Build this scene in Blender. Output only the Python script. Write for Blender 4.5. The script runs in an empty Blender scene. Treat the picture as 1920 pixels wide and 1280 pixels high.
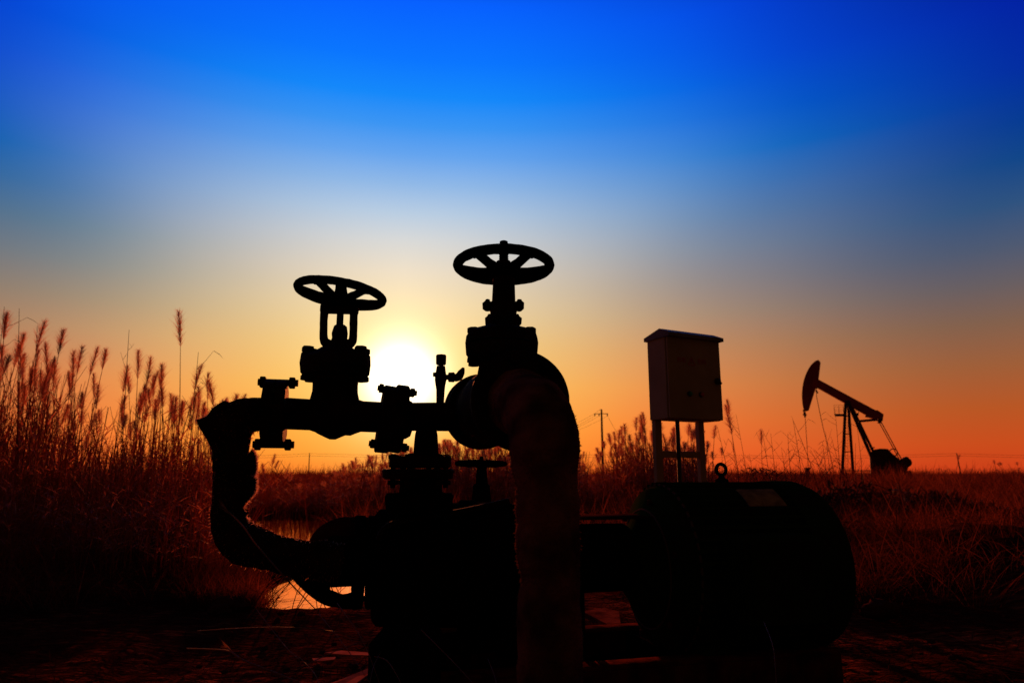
import bpy, math, random
import numpy as np
from mathutils import Vector, Matrix, noise

# ------------------------------------------------------------------ camera, sky, sun, exposure
sc = bpy.context.scene
C = sc.collection
R = math.radians
FP = 1280.0                       # focal length in photo pixels (24 mm on 36 mm, 1920 px wide)
TILT = math.atan(248 / FP)
CT, ST = math.cos(TILT), math.sin(TILT)
EYE = 0.6
cam_d = bpy.data.cameras.new('camera')
cam = bpy.data.objects.new('camera', cam_d); C.objects.link(cam)
cam_d.lens = 24; cam_d.sensor_width = 36; cam_d.clip_start = 0.05; cam_d.clip_end = 4000
cam.location = (0, 0, EYE); cam.rotation_euler = (R(90) + TILT, 0, 0)
cam_d.dof.use_dof = True; cam_d.dof.focus_distance = 1.9; cam_d.dof.aperture_fstop = 6.3
sc.camera = cam
sc.view_settings.view_transform = 'Standard'; sc.view_settings.look = 'None'
sc.view_settings.exposure = 0; sc.view_settings.gamma = 1

SUN_AZ, SUN_EL = R(-9.3), R(7.7)
sund = Vector((math.sin(SUN_AZ) * math.cos(SUN_EL), math.cos(SUN_AZ) * math.cos(SUN_EL), math.sin(SUN_EL)))

def lin(c):
    c = c / 255.0
    return c / 12.92 if c <= 0.04045 else ((c + 0.055) / 1.055) ** 2.4

def elev(px, py):
    k, v = (px - 960) / FP, (640 - py) / FP
    y, z = CT - v * ST, ST + v * CT
    return math.degrees(math.atan2(z, math.hypot(k, y)))

world = bpy.data.worlds.new('World'); sc.world = world; world.use_nodes = True
nt = world.node_tree; nt.nodes.clear()
def N(t, **kw):
    n = nt.nodes.new(t)
    for k, v in kw.items(): setattr(n, k, v)
    return n
def L(a, b): nt.links.new(a, b)
def M_(op, a, b=None, c=None):
    n = N('ShaderNodeMath', operation=op)
    for i, v in enumerate((a, b, c)):
        if v is None: continue
        if isinstance(v, (int, float)): n.inputs[i].default_value = v
        else: L(v, n.inputs[i])
    return n.outputs[0]
tc = N('ShaderNodeTexCoord'); sep = N('ShaderNodeSeparateXYZ'); L(tc.outputs['Generated'], sep.inputs[0])
X, Y, Z = sep.outputs
el = M_('DIVIDE', M_('ARCSINE', Z), R(60))
hz = M_('SQRT', M_('ADD', M_('MULTIPLY', X, X), M_('ADD', M_('MULTIPLY', Y, Y), 1e-6)))
ca = M_('DIVIDE', M_('ADD', M_('MULTIPLY', X, math.sin(SUN_AZ)), M_('MULTIPLY', Y, math.cos(SUN_AZ))), hz)
az = M_('DIVIDE', M_('ARCCOSINE', M_('MINIMUM', M_('MAXIMUM', ca, -1.0), 1.0)), math.pi)
def ramp(fac, stops, interp='LINEAR'):
    r = N('ShaderNodeValToRGB'); cr = r.color_ramp; cr.interpolation = interp
    stops = sorted(stops)
    cr.elements[0].position = stops[0][0]; cr.elements[0].color = (*stops[0][1], 1)
    cr.elements[1].position = stops[-1][0]; cr.elements[1].color = (*stops[-1][1], 1)
    for p, c in stops[1:-1]:
        e = cr.elements.new(p); e.color = (*c, 1)
    L(fac, r.inputs[0]); return r.outputs[0]
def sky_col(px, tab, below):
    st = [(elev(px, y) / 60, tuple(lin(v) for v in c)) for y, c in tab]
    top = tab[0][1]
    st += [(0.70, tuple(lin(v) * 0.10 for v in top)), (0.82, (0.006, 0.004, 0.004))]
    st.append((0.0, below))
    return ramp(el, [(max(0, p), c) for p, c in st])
def smooth(x, a, b):
    n = N('ShaderNodeMapRange', interpolation_type='SMOOTHSTEP'); n.inputs[1].default_value = a; n.inputs[2].default_value = b
    L(x, n.inputs[0]); return n.outputs[0]
azh = M_('SUBTRACT', az, M_('MULTIPLY', smooth(el, 0.22, 0.48), 8.5 / 180))      # the colours spread wider high up
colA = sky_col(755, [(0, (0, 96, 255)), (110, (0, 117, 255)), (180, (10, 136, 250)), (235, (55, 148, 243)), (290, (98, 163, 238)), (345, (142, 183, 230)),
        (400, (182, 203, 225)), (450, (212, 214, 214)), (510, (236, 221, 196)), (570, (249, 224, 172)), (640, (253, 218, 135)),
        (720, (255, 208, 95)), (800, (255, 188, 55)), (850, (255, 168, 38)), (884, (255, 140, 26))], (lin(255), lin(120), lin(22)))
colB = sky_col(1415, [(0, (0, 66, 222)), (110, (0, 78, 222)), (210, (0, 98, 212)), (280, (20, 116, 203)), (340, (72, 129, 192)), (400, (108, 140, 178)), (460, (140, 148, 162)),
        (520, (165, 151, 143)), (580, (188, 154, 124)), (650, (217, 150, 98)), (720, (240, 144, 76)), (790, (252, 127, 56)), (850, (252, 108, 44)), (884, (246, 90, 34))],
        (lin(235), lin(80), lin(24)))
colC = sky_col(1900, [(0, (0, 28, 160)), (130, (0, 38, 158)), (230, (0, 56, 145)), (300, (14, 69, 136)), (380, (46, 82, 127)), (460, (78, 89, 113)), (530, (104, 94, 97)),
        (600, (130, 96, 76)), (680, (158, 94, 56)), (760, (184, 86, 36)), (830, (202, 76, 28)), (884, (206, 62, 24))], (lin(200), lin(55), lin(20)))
def mix(f, a, b):
    m = N('ShaderNodeMix', data_type='RGBA')
    L(f, m.inputs[0])
    for s, v in ((m.inputs[6], a), (m.inputs[7], b)):
        if isinstance(v, tuple): s.default_value = (*v, 1)
        else: L(v, s)
    return m.outputs[2]
def linst(x, a, b):
    n = N('ShaderNodeMapRange'); n.inputs[1].default_value = a; n.inputs[2].default_value = b
    L(x, n.inputs[0]); return n.outputs[0]
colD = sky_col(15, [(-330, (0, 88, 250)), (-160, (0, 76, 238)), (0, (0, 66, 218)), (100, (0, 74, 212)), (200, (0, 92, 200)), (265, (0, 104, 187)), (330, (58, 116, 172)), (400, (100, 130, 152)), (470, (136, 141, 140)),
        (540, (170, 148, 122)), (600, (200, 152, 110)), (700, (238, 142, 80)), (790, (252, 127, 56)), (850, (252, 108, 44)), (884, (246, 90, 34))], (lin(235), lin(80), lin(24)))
side = M_('SUBTRACT', M_('MULTIPLY', X, math.cos(SUN_AZ)), M_('MULTIPLY', Y, math.sin(SUN_AZ)))
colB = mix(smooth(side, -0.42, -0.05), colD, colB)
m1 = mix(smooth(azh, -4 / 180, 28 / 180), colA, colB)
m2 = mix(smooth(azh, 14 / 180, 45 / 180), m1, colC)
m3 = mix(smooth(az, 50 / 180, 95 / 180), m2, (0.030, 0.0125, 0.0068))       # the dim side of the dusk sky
# glow of the sun behind thin air
dn = N('ShaderNodeVectorMath', operation='DOT_PRODUCT'); L(tc.outputs['Generated'], dn.inputs[0]); dn.inputs[1].default_value = sund
th = M_('ARCCOSINE', M_('MINIMUM', dn.outputs['Value'], 0.99999))
def glow(sig, amp, col):
    g = M_('MULTIPLY', M_('EXPONENT', M_('MULTIPLY', M_('POWER', M_('DIVIDE', th, R(sig)), 2.0), -1.0)), amp)
    c = N('ShaderNodeVectorMath', operation='SCALE'); c.inputs[0].default_value = col; L(g, c.inputs['Scale']); return c.outputs[0]
def add(a, b):
    c = N('ShaderNodeVectorMath', operation='ADD'); L(a, c.inputs[0]); L(b, c.inputs[1]); return c.outputs[0]
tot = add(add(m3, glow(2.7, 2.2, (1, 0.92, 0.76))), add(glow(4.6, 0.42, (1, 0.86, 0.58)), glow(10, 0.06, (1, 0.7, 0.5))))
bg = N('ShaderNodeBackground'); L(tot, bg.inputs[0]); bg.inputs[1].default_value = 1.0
sky = N('ShaderNodeTexSky', sky_type='NISHITA'); sky.sun_disc = False
sky.sun_elevation = SUN_EL; sky.sun_rotation = SUN_AZ; sky.air_density = 1.0; sky.dust_density = 4.0
bg2 = N('ShaderNodeBackground'); L(sky.outputs[0], bg2.inputs[0]); bg2.inputs[1].default_value = 0.0006
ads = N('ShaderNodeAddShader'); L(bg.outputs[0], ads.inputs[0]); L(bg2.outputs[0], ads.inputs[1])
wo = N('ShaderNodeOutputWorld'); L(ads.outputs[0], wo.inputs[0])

sl = bpy.data.lights.new('sun', 'SUN'); sl.energy = 5.0; sl.angle = R(0.8); sl.color = (1, 0.19, 0.045)
so = bpy.data.objects.new('sun', sl); C.objects.link(so)
so.rotation_euler = (-sund).to_track_quat('-Z', 'Y').to_euler()

# ------------------------------------------------------------------ helpers
rnd = random.Random(7)
def at(px, py, Yd):
    """world point seen at photo pixel (px, py) at forward distance Yd"""
    k, v = (px - 960) / FP, (640 - py) / FP
    y = CT - v * ST; s = Yd / y
    return Vector((k * s, Yd, EYE + (ST + v * CT) * s))
def mpp(px, py, Yd):
    p = at(px, py, Yd)
    return (p.y * CT + (p.z - EYE) * ST) / FP
def line_at(px, py, Yc, slope):
    """same, on the vertical plane Y = Yc + slope * x"""
    k, v = (px - 960) / FP, (640 - py) / FP
    y = CT - v * ST
    return at(px, py, Yc / (1 - slope * k / y))

MATS = {}
def mat(name, base, rough=0.7, metal=0.0, base2=None, nscale=8.0, bump=0.0, bscale=60.0, transl=0.0, spec=0.5, detail=6):
    m = bpy.data.materials.new(name); m.use_nodes = True; t = m.node_tree; t.nodes.clear()
    out = t.nodes.new('ShaderNodeOutputMaterial'); p = t.nodes.new('ShaderNodeBsdfPrincipled')
    p.inputs['Roughness'].default_value = rough; p.inputs['Metallic'].default_value = metal
    p.inputs['Specular IOR Level'].default_value = spec
    co = t.nodes.new('ShaderNodeTexCoord')
    if base2:
        n = t.nodes.new('ShaderNodeTexNoise'); n.inputs['Scale'].default_value = nscale; n.inputs['Detail'].default_value = detail
        t.links.new(co.outputs['Object'], n.inputs['Vector'])
        r = t.nodes.new('ShaderNodeValToRGB'); r.color_ramp.elements[0].position = 0.38; r.color_ramp.elements[1].position = 0.64
        r.color_ramp.elements[0].color = (*base, 1); r.color_ramp.elements[1].color = (*base2, 1)
        t.links.new(n.outputs['Fac'], r.inputs[0]); t.links.new(r.outputs[0], p.inputs['Base Color']); colout = r.outputs[0]
    else:
        p.inputs['Base Color'].default_value = (*base, 1); colout = None
    if bump:
        n2 = t.nodes.new('ShaderNodeTexNoise'); n2.inputs['Scale'].default_value = bscale; n2.inputs['Detail'].default_value = 8
        t.links.new(co.outputs['Object'], n2.inputs['Vector'])
        b = t.nodes.new('ShaderNodeBump'); b.inputs['Strength'].default_value = bump; b.inputs['Distance'].default_value = 0.004
        t.links.new(n2.outputs['Fac'], b.inputs['Height']); t.links.new(b.outputs[0], p.inputs['Normal'])
    sh = p.outputs[0]
    if transl:
        tr = t.nodes.new('ShaderNodeBsdfTranslucent')
        if colout: t.links.new(colout, tr.inputs[0])
        else: tr.inputs[0].default_value = (*base, 1)
        mx = t.nodes.new('ShaderNodeMixShader'); mx.inputs[0].default_value = transl
        t.links.new(sh, mx.inputs[1]); t.links.new(tr.outputs[0], mx.inputs[2]); sh = mx.outputs[0]
    t.links.new(sh, out.inputs[0]); MATS[name] = m; return m

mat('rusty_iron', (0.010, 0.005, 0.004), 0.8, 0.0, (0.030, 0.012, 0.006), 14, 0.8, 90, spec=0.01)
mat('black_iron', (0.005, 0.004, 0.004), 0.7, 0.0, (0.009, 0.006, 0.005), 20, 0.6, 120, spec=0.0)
mat('glint_iron', (0.03, 0.008, 0.005), 0.8, 0.0, (0.06, 0.014, 0.008), 20, 0.6, 120, spec=0.0)  # reddened base stands in for glints along top edges
mat('glint_rim', (0.10, 0.05, 0.035), 0.8, 0.0, spec=0.0)  # paler base painted for the thin lit arcs on the end shield
mat('dark_green_paint', (0.014, 0.034, 0.005), 0.9, 0.0, (0.018, 0.016, 0.005), 9, 0.4, 60, spec=0.0)
mat('wrap_cloth', (0.05, 0.018, 0.011), 0.95, 0.0, (0.22, 0.08, 0.045), 13, 1.0, 180, spec=0.0, transl=0.05)
mat('tar_cloth', (0.014, 0.009, 0.007), 0.9, 0.0, (0.035, 0.015, 0.008), 22, 1.0, 160, spec=0.0)
mat('shaded_fibre', (0.11, 0.04, 0.022), 0.9, 0.0, transl=0.4, spec=0.0)  # darker copy of the fibre, shade put into its colour
mat('frayed_fibre', (0.6, 0.32, 0.2), 0.8, 0.0, transl=0.5)
mat('cabinet_paint', (0.38, 0.27, 0.14), 0.6, 0.0, (0.31, 0.22, 0.11), 5, 0.1, 30, spec=0.05)
mat('cabinet_roof_paint', (0.20, 0.17, 0.14), 0.6, 0.0, (0.13, 0.11, 0.09), 7, 0.1, 30, spec=0.08)
mat('black_plastic', (0.012, 0.012, 0.012), 0.5)
mat('red_plastic', (0.45, 0.02, 0.02), 0.4)
mat('green_plastic', (0.01, 0.22, 0.08), 0.4)
mat('red_print', (0.45, 0.05, 0.03), 0.7)
mat('name_plate', (0.34, 0.22, 0.08), 0.8, 0.0, (0.16, 0.10, 0.04), 40, spec=0.0)
mat('pumpjack_paint', (0.42, 0.040, 0.018), 0.6, 0.0, (0.30, 0.035, 0.018), 1.2, spec=0.2)
mat('pumpjack_steel', (0.09, 0.022, 0.012), 0.7, 0.0, (0.05, 0.014, 0.008), 1.2, spec=0.2)
mat('weathered_wood', (0.06, 0.014, 0.007), 0.9, 0.0, (0.20, 0.045, 0.02), 12, 0.8, 80, spec=0.0)
mat('concrete', (0.10, 0.06, 0.045), 0.9, 0.0, (0.06, 0.035, 0.026), 6)
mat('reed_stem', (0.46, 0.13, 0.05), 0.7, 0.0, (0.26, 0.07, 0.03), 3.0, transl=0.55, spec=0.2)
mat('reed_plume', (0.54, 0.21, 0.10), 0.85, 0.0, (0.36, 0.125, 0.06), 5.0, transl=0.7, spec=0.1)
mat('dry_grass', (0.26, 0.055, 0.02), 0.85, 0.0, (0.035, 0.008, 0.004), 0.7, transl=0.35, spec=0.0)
mat('dark_straw', (0.05, 0.014, 0.008), 0.85, 0.0, (0.03, 0.009, 0.005), 3.0, transl=0.2, spec=0.0)
mat('straw', (0.32, 0.14, 0.07), 0.6, 0.0, (0.22, 0.09, 0.045), 30.0, transl=0.3, spec=0.1)
mat('paper', (0.42, 0.12, 0.07), 0.9, 0.0, (0.28, 0.07, 0.04), 20, transl=0.1, spec=0.0)
mat('rust_plate', (0.12, 0.022, 0.010), 0.9, 0.0, (0.03, 0.008, 0.004), 18, 0.6, 80, spec=0.0)
mat('green_glass', (0.02, 0.10, 0.02), 0.15, 0.0, spec=0.6)
mat('stone', (0.07, 0.022, 0.014), 0.8, 0.0, (0.035, 0.012, 0.008), 14, 0.6, 60, spec=0.0)
mat('bush_leaf', (0.06, 0.018, 0.009), 0.85, 0.0, (0.035, 0.010, 0.006), 3, transl=0.25, spec=0.1)
mat('cable_black', (0.02, 0.014, 0.012), 0.8, spec=0.03)

ORG = {}                                     # world origin of each thing / part
class MB:
    def __init__(s): s.v = []; s.f = []
    def add(s, vs, fs):
        o = len(s.v); s.v += [Vector(v) for v in vs]; s.f += [tuple(i + o for i in f) for f in fs]; return s
    def rings(s, rings, closed_ring=True, caps=True, loop=False):
        n = len(rings[0]); vs = [p for r in rings for p in r]; fs = []
        m = len(rings)
        for i in range(m if loop else m - 1):
            a, b = i * n, ((i + 1) % m) * n
            for j in range(n):
                k = (j + 1) % n
                fs.append((a + j, a + k, b + k, b + j))
        if caps and not loop:
            fs.append(tuple(reversed(range(n)))); fs.append(tuple((m - 1) * n + j for j in range(n)))
        return s.add(vs, fs)
    def lathe(s, p0, axis, prof, n=32):
        """prof = [(distance along axis, radius)]"""
        p0 = Vector(p0); a = Vector(axis).normalized()
        u = a.cross(Vector((0, 0, 1)));  u = Vector((1, 0, 0)) if u.length < 0.01 else u.normalized()
        w = a.cross(u)
        return s.rings([[p0 + a * t + (u * math.cos(2 * math.pi * j / n) + w * math.sin(2 * math.pi * j / n)) * max(r, 1e-4) for j in range(n)] for t, r in prof])
    def hexa(s, p0, axis, r, h, bev=0.15):
        p0 = Vector(p0)
        return s.lathe(p0, axis, [(0, r * (1 - bev)), (h * 0.12, r), (h * 0.85, r), (h, r * (1 - bev))], 6)
    def tube(s, pts, radii, n=12, sub=0):
        pts = [Vector(p) for p in pts]
        if isinstance(radii, (int, float)): radii = [radii] * len(pts)
        if sub: pts, radii = catmull(pts, radii, sub)
        rings = []; t0 = (pts[1] - pts[0]).normalized()
        u = t0.cross(Vector((0, 0, 1))); u = t0.cross(Vector((0, 1, 0))) if u.length < 0.2 else u
        u.normalize()
        for i, p in enumerate(pts):
            t = (pts[min(i + 1, len(pts) - 1)] - pts[max(i - 1, 0)])
            if t.length < 1e-7: t = t0
            t = t.normalized(); u = (u - t * u.dot(t)).normalized(); w = t.cross(u)
            rings.append([p + (u * math.cos(2 * math.pi * j / n) + w * math.sin(2 * math.pi * j / n)) * radii[i] for j in range(n)])
        return s.rings(rings)
    def torus(s, c, R0, r, nrm=(0, 0, 1), n=56, m=12):
        c = Vector(c); a = Vector(nrm).normalized(); u = a.cross(Vector((0.3, 1, 0.1))).normalized(); w = a.cross(u)
        rs = []
        for i in range(n):
            t = 2 * math.pi * i / n; d = u * math.cos(t) + w * math.sin(t)
            rs.append([c + d * (R0 + r * math.cos(2 * math.pi * j / m)) + a * r * math.sin(2 * math.pi * j / m) for j in range(m)])
        return s.rings(rs, loop=True)
    def box(s, c, dx, dy, dz, ax=None, bev=0.0):
        """box centred on c; dx,dy,dz full sizes; ax = (u,v,w) axes; chamfered edges"""
        c = Vector(c); u, v, w = ax or (Vector((1, 0, 0)), Vector((0, 1, 0)), Vector((0, 0, 1)))
        b = bev or min(dx, dy, dz) * 0.06
        def sec(hx, hy, z): return [c + u * a + v * e + w * z for a, e in
            ((-hx + b, -hy), (hx - b, -hy), (hx, -hy + b), (hx, hy - b), (hx - b, hy), (-hx + b, hy), (-hx, hy - b), (-hx, -hy + b))]
        X_, Y_, Z_ = dx / 2, dy / 2, dz / 2
        return s.rings([sec(X_ - b, Y_ - b, -Z_), sec(X_, Y_, -Z_ + b), sec(X_, Y_, Z_ - b), sec(X_ - b, Y_ - b, Z_)])
    def beam(s, a, b, wd, th, side=(0, 1, 0)):
        """rectangular bar from a to b; wd across, th along `side`"""
        a, b = Vector(a), Vector(b); w = (b - a); l = w.length; w.normalize()
        v = Vector(side); v = (v - w * v.dot(w)).normalized(); u = v.cross(w)
        return s.box((a + b) / 2, wd, th, l, (u, v, w), min(wd, th) * 0.08)
    def poly(s, pts, d, thick, inset=0.0):
        """outline pts (list of Vector) given real thickness along d"""
        d = Vector(d).normalized() * thick / 2; n = len(pts); c = sum(pts, Vector()) / n
        def ins(k): return [p + (c - p) * k for p in pts]
        rs = [[p - d for p in ins(inset)], [p - d * 0.55 for p in ins(inset * 0.3)], [p for p in pts], [p + d * 0.55 for p in ins(inset * 0.3)], [p + d for p in ins(inset)]] if inset else [[p - d for p in pts], [p + d for p in pts]]
        return s.rings(rs)
    def jitter(s, amp, freq):
        for i, p in enumerate(s.v):
            s.v[i] = p + noise.noise_vector(p * freq) * amp + noise.noise_vector(p * freq * 3.1) * amp * 0.4
        return s
    def build(s, name, material, parent=None, smooth=True, jit=None):
        if jit: s.jitter(*jit)
        o = Vector(ORG.get(parent.name, (0, 0, 0))) if parent else Vector((0, 0, 0))
        me = bpy.data.meshes.new(name)
        me.from_pydata([tuple(v - o) for v in s.v], [], s.f); me.update()
        m = MATS[material] if isinstance(material, str) else material
        me.materials.append(m)
        if smooth:
            me.polygons.foreach_set('use_smooth', [True] * len(me.polygons))
            me.set_sharp_from_angle(angle=R(38))
        ob = bpy.data.objects.new(name, me); C.objects.link(ob)
        if parent: ob.parent = parent; ORG[ob.name] = o
        return ob
def catmull(pts, radii, sub):
    P, Q = [], []
    n = len(pts)
    for i in range(n - 1):
        p0, p1, p2, p3 = pts[max(i - 1, 0)], pts[i], pts[i + 1], pts[min(i + 2, n - 1)]
        for k in range(sub):
            t = k / sub
            P.append(0.5 * ((2 * p1) + (p2 - p0) * t + (2 * p0 - 5 * p1 + 4 * p2 - p3) * t * t + (3 * p1 - p0 - 3 * p2 + p3) * t ** 3))
            Q.append(radii[i] + (radii[i + 1] - radii[i]) * t)
    P.append(pts[-1]); Q.append(radii[-1]); return P, Q
def tag(o, label=None, cat=None, group=None, kind=None):
    if label: o['label'] = label
    if cat: o['category'] = cat
    if group: o['group'] = group
    if kind: o['kind'] = kind
    return o
def thing(name, loc, label, cat, group=None):
    o = bpy.data.objects.new(name, None); C.objects.link(o); o.location = loc; o.empty_display_size = 0.1
    ORG[o.name] = Vector(loc); return tag(o, label, cat, group)
def vl(Yd, px, prof, n=32, mb=None, ref=None):
    """vertical turned piece: prof = [(pixel row, half width in pixels)] about the column px"""
    mb = mb or MB(); mid = at(px, ref if ref else (prof[0][0] + prof[-1][0]) / 2, Yd)
    base = Vector((mid.x, mid.y, 0))
    pr = [(at(px, py, Yd).z, hw * mpp(px, py, Yd)) for py, hw in prof]
    if pr[0][0] > pr[-1][0]: pr.reverse()
    return mb.lathe(base, (0, 0, 1), pr, n)

# lines on which the machinery stands
def ML(px, py): return line_at(px, py, 1.924, 0.25)       # manifold plane
def PL(px, py): return line_at(px, py, 2.127, 0.25)       # pump and motor plane
MAX = Vector((1, 0.25, 0)).normalized()                    # their common axis
MSIDE = Vector((0.25, -1, 0)).normalized()                 # towards the camera
def mpx(p): return (p.y * CT + (p.z - EYE) * ST) / FP      # metres per photo pixel at a point
def disc(mb, p, r_px, t0, t1, ax=MAX, n=40, bev=0.003):
    r = r_px * mpx(p); return mb.lathe(p, ax, [(t0, r - bev), (t0 + bev, r), (t1 - bev, r), (t1, r - bev)], n)
def bolt_ring(parent, p, r, t0, t1, n, br, ax=MAX, phase=0.0, material='rusty_iron', name='flange_bolt'):
    a = Vector(ax).normalized(); u = a.cross(Vector((0, 0, 1)));  u = Vector((1, 0, 0)) if u.length < 0.01 else u.normalized()
    w = a.cross(u)
    for i in range(n):
        t = 2 * math.pi * i / n + phase; c = p + (u * math.cos(t) + w * math.sin(t)) * r
        mb = MB(); mb.lathe(c + a * (t0 - br * 1.2), a, [(0, br * 0.55), (t1 - t0 + br * 2.6, br * 0.55)], 8)
        mb.hexa(c + a * (t0 - br * 0.9), a, br, br * 0.9); mb.hexa(c + a * t1, a, br, br * 0.95)
        mb.build(name, material, parent)
def handwheel(parent, c, R0, r, nrm, hub_z, hub_r, hub_h, phase, nsp=5, sp_w=0.008, droop=0.0):
    nrm = Vector(nrm).normalized()
    rim = MB().torus(c, R0, r, nrm, 72, 12).build('handwheel', 'black_iron', parent, jit=(0.0010, 70))
    hc = c + nrm * hub_z
    MB().lathe(hc - nrm * hub_h * 0.5, nrm, [(0, hub_r * 0.8), (hub_h * 0.15, hub_r), (hub_h * 0.6, hub_r), (hub_h * 0.8, hub_r * 0.8), (hub_h, hub_r * 0.7)], 20).build('hub', 'black_iron', rim, jit=(0.0008, 60))
    u = nrm.cross(Vector((0, 1, 0))).normalized(); w = nrm.cross(u)
    for i in range(nsp):
        t = phase + 2 * math.pi * i / nsp; d = u * math.cos(t) + w * math.sin(t)
        a, b = hc + d * hub_r * 0.7, c + d * (R0 - r * 0.3)
        m1_ = a.lerp(b, 0.45) + nrm * (droop * 0.3); m2_ = a.lerp(b, 0.85) + nrm * (-hub_z * 0.08)
        MB().tube([a, m1_, m2_, b], [sp_w * 1.25, sp_w, sp_w * 0.95, sp_w * 1.25], 10, sub=4).build('spoke', 'black_iron', rim, jit=(0.0008, 80))
    return rim

# ------------------------------------------------------------------ ground and water
def pond_mask(x, y):
    """> 0 inside the pond"""
    if y < 2.8 or y > 12: return -1.0
    a = 1 - ((x + 0.318 * y) / (0.070 * y + 0.05)) ** 2 - ((y - 8.3) / 2.7) ** 2
    b = 1 - ((x + 1.05) / 0.46) ** 2 - ((y - 4.5) / 1.12) ** 2
    return max(a, b) + 0.12 * noise.noise(Vector((x * 1.3, y * 1.3, 3.1)))
def ground_z(x, y):
    d = math.hypot(x, y)
    z = 0.0
    if d < 60:
        k = min(1.0, 14.0 / max(d, 1))
        z += 0.030 * noise.noise(Vector((x * 1.1, y * 1.1, 0))) + 0.018 * noise.noise(Vector((x * 4, y * 4, 5))) * k
        if d < 9: z += 0.009 * noise.noise(Vector((x * 13, y * 13, 2))) + 0.006 * noise.noise(Vector((x * 30, y * 30, 8)))
        z += 0.30 * math.exp(-(((x - 2.9) / 0.9) ** 2 + ((y - 4.3) / 0.9) ** 2))            # low bank right of the motor
        z += 0.10 * math.exp(-(((x + 3.2) / 1.3) ** 2 + ((y - 4.2) / 0.7) ** 2))
        pm = pond_mask(x, y)
        if pm > -0.3: z -= 0.16 * min(1, max(0, (pm + 0.3) / 0.6))
    else: z += 0.25 * noise.noise(Vector((x * 0.02, y * 0.02, 0))) * min(1, (d - 60) / 80) - 0.1
    return z
def make_ground():
    xs = []; v = 0.0
    rows = []
    y = -3.0
    while y < 3000:
        rows.append(y); a = abs(y) if y > 0.8 else 0.8
        y += max(0.035, 0.018 * a) if y > 0.8 else 0.12
    cols = [-1.0 + 2.0 * i / 300 for i in range(301)]
    vs, fs = [], []
    for y in rows:
        wdt = max(2.5, y * 1.05 + 1.6)
        for c in cols: vs.append((c * wdt, y, ground_z(c * wdt, y)))
    n = len(cols)
    for i in range(len(rows) - 1):
        for j in range(n - 1):
            a = i * n + j; fs.append((a, a + 1, a + n + 1, a + n))
    m = bpy.data.materials.new('soil'); m.use_nodes = True; t = m.node_tree
    p = t.nodes['Principled BSDF']; p.inputs['Roughness'].default_value = 0.9; p.inputs['Specular IOR Level'].default_value = 0.0
    co = t.nodes.new('ShaderNodeTexCoord')
    def nz(sc_, det=8, stretch=None):
        n_ = t.nodes.new('ShaderNodeTexNoise'); n_.inputs['Scale'].default_value = sc_; n_.inputs['Detail'].default_value = det
        if stretch:
            mp = t.nodes.new('ShaderNodeMapping'); mp.inputs['Scale'].default_value = stretch; t.links.new(co.outputs['Object'], mp.inputs[0]); t.links.new(mp.outputs[0], n_.inputs['Vector'])
        else: t.links.new(co.outputs['Object'], n_.inputs['Vector'])
        return n_.outputs['Fac']
    r = t.nodes.new('ShaderNodeValToRGB'); e = r.color_ramp.elements
    e[0].position = 0.3; e[0].color = (0.006, 0.0018, 0.001, 1); e[1].position = 0.74; e[1].color = (0.42, 0.09, 0.03, 1)
    q = r.color_ramp.elements.new(0.52); q.color = (0.06, 0.013, 0.0055, 1)
    mx = t.nodes.new('ShaderNodeMath'); mx.operation = 'ADD'
    m5 = t.nodes.new('ShaderNodeMath'); m5.operation = 'MULTIPLY'; m5.inputs[1].default_value = 0.5
    t.links.new(nz(1.7), mx.inputs[0]); t.links.new(nz(9, 12, (1, 3.5, 1)), mx.inputs[1]); t.links.new(mx.outputs[0], m5.inputs[0]); t.links.new(m5.outputs[0], r.inputs[0])
    t.links.new(r.outputs[0], p.inputs['Base Color'])
    b = t.nodes.new('ShaderNodeBump'); b.inputs['Strength'].default_value = 1.0; b.inputs['Distance'].default_value = 0.035
    t.links.new(nz(26, 12, (1, 2.2, 1)), b.inputs['Height']); t.links.new(b.outputs[0], p.inputs['Normal'])
    MATS['soil'] = m
    tag(MB().add(vs, fs).build('ground', 'soil', smooth=True), kind='structure')
make_ground()
def make_water():
    m = bpy.data.materials.new('pond_water'); m.use_nodes = True; t = m.node_tree
    p = t.nodes['Principled BSDF']; p.inputs['Base Color'].default_value = (0.012, 0.006, 0.004, 1); p.inputs['Roughness'].default_value = 0.04
    p.inputs['IOR'].default_value = 1.33
    co = t.nodes.new('ShaderNodeTexCoord'); n = t.nodes.new('ShaderNodeTexNoise'); n.inputs['Scale'].default_value = 9; n.inputs['Detail'].default_value = 4
    t.links.new(co.outputs['Object'], n.inputs['Vector'])
    gl_ = t.nodes.new('ShaderNodeBsdfGlossy'); gl_.inputs[0].default_value = (1.0, 0.30, 0.14, 1); gl_.inputs['Roughness'].default_value = 0.05   # reflection tinted red so the mirrored sky reads warmer
    mxw = t.nodes.new('ShaderNodeMixShader'); mxw.inputs[0].default_value = 0.9
    t.links.new(p.outputs[0], mxw.inputs[1]); t.links.new(gl_.outputs[0], mxw.inputs[2]); t.links.new(mxw.outputs[0], t.nodes['Material Output'].inputs[0])
    b = t.nodes.new('ShaderNodeBump'); b.inputs['Strength'].default_value = 0.06; b.inputs['Distance'].default_value = 0.02
    t.links.new(n.outputs['Fac'], b.inputs['Height']); t.links.new(b.outputs[0], p.inputs['Normal'])
    MATS['pond_water'] = m
    vs = []; fs = []; n_ = 24
    for j in range(n_ + 1):
        for i in range(n_ + 1): vs.append((-5 + 5.0 * i / n_, 2.9 + 8.6 * j / n_, -0.062))
    for j in range(n_):
        for i in range(n_): a = j * (n_ + 1) + i; fs.append((a, a + 1, a + n_ + 2, a + n_ + 1))
    tag(MB().add(vs, fs).build('pond_water', 'pond_water'), kind='structure')
make_water()

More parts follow.
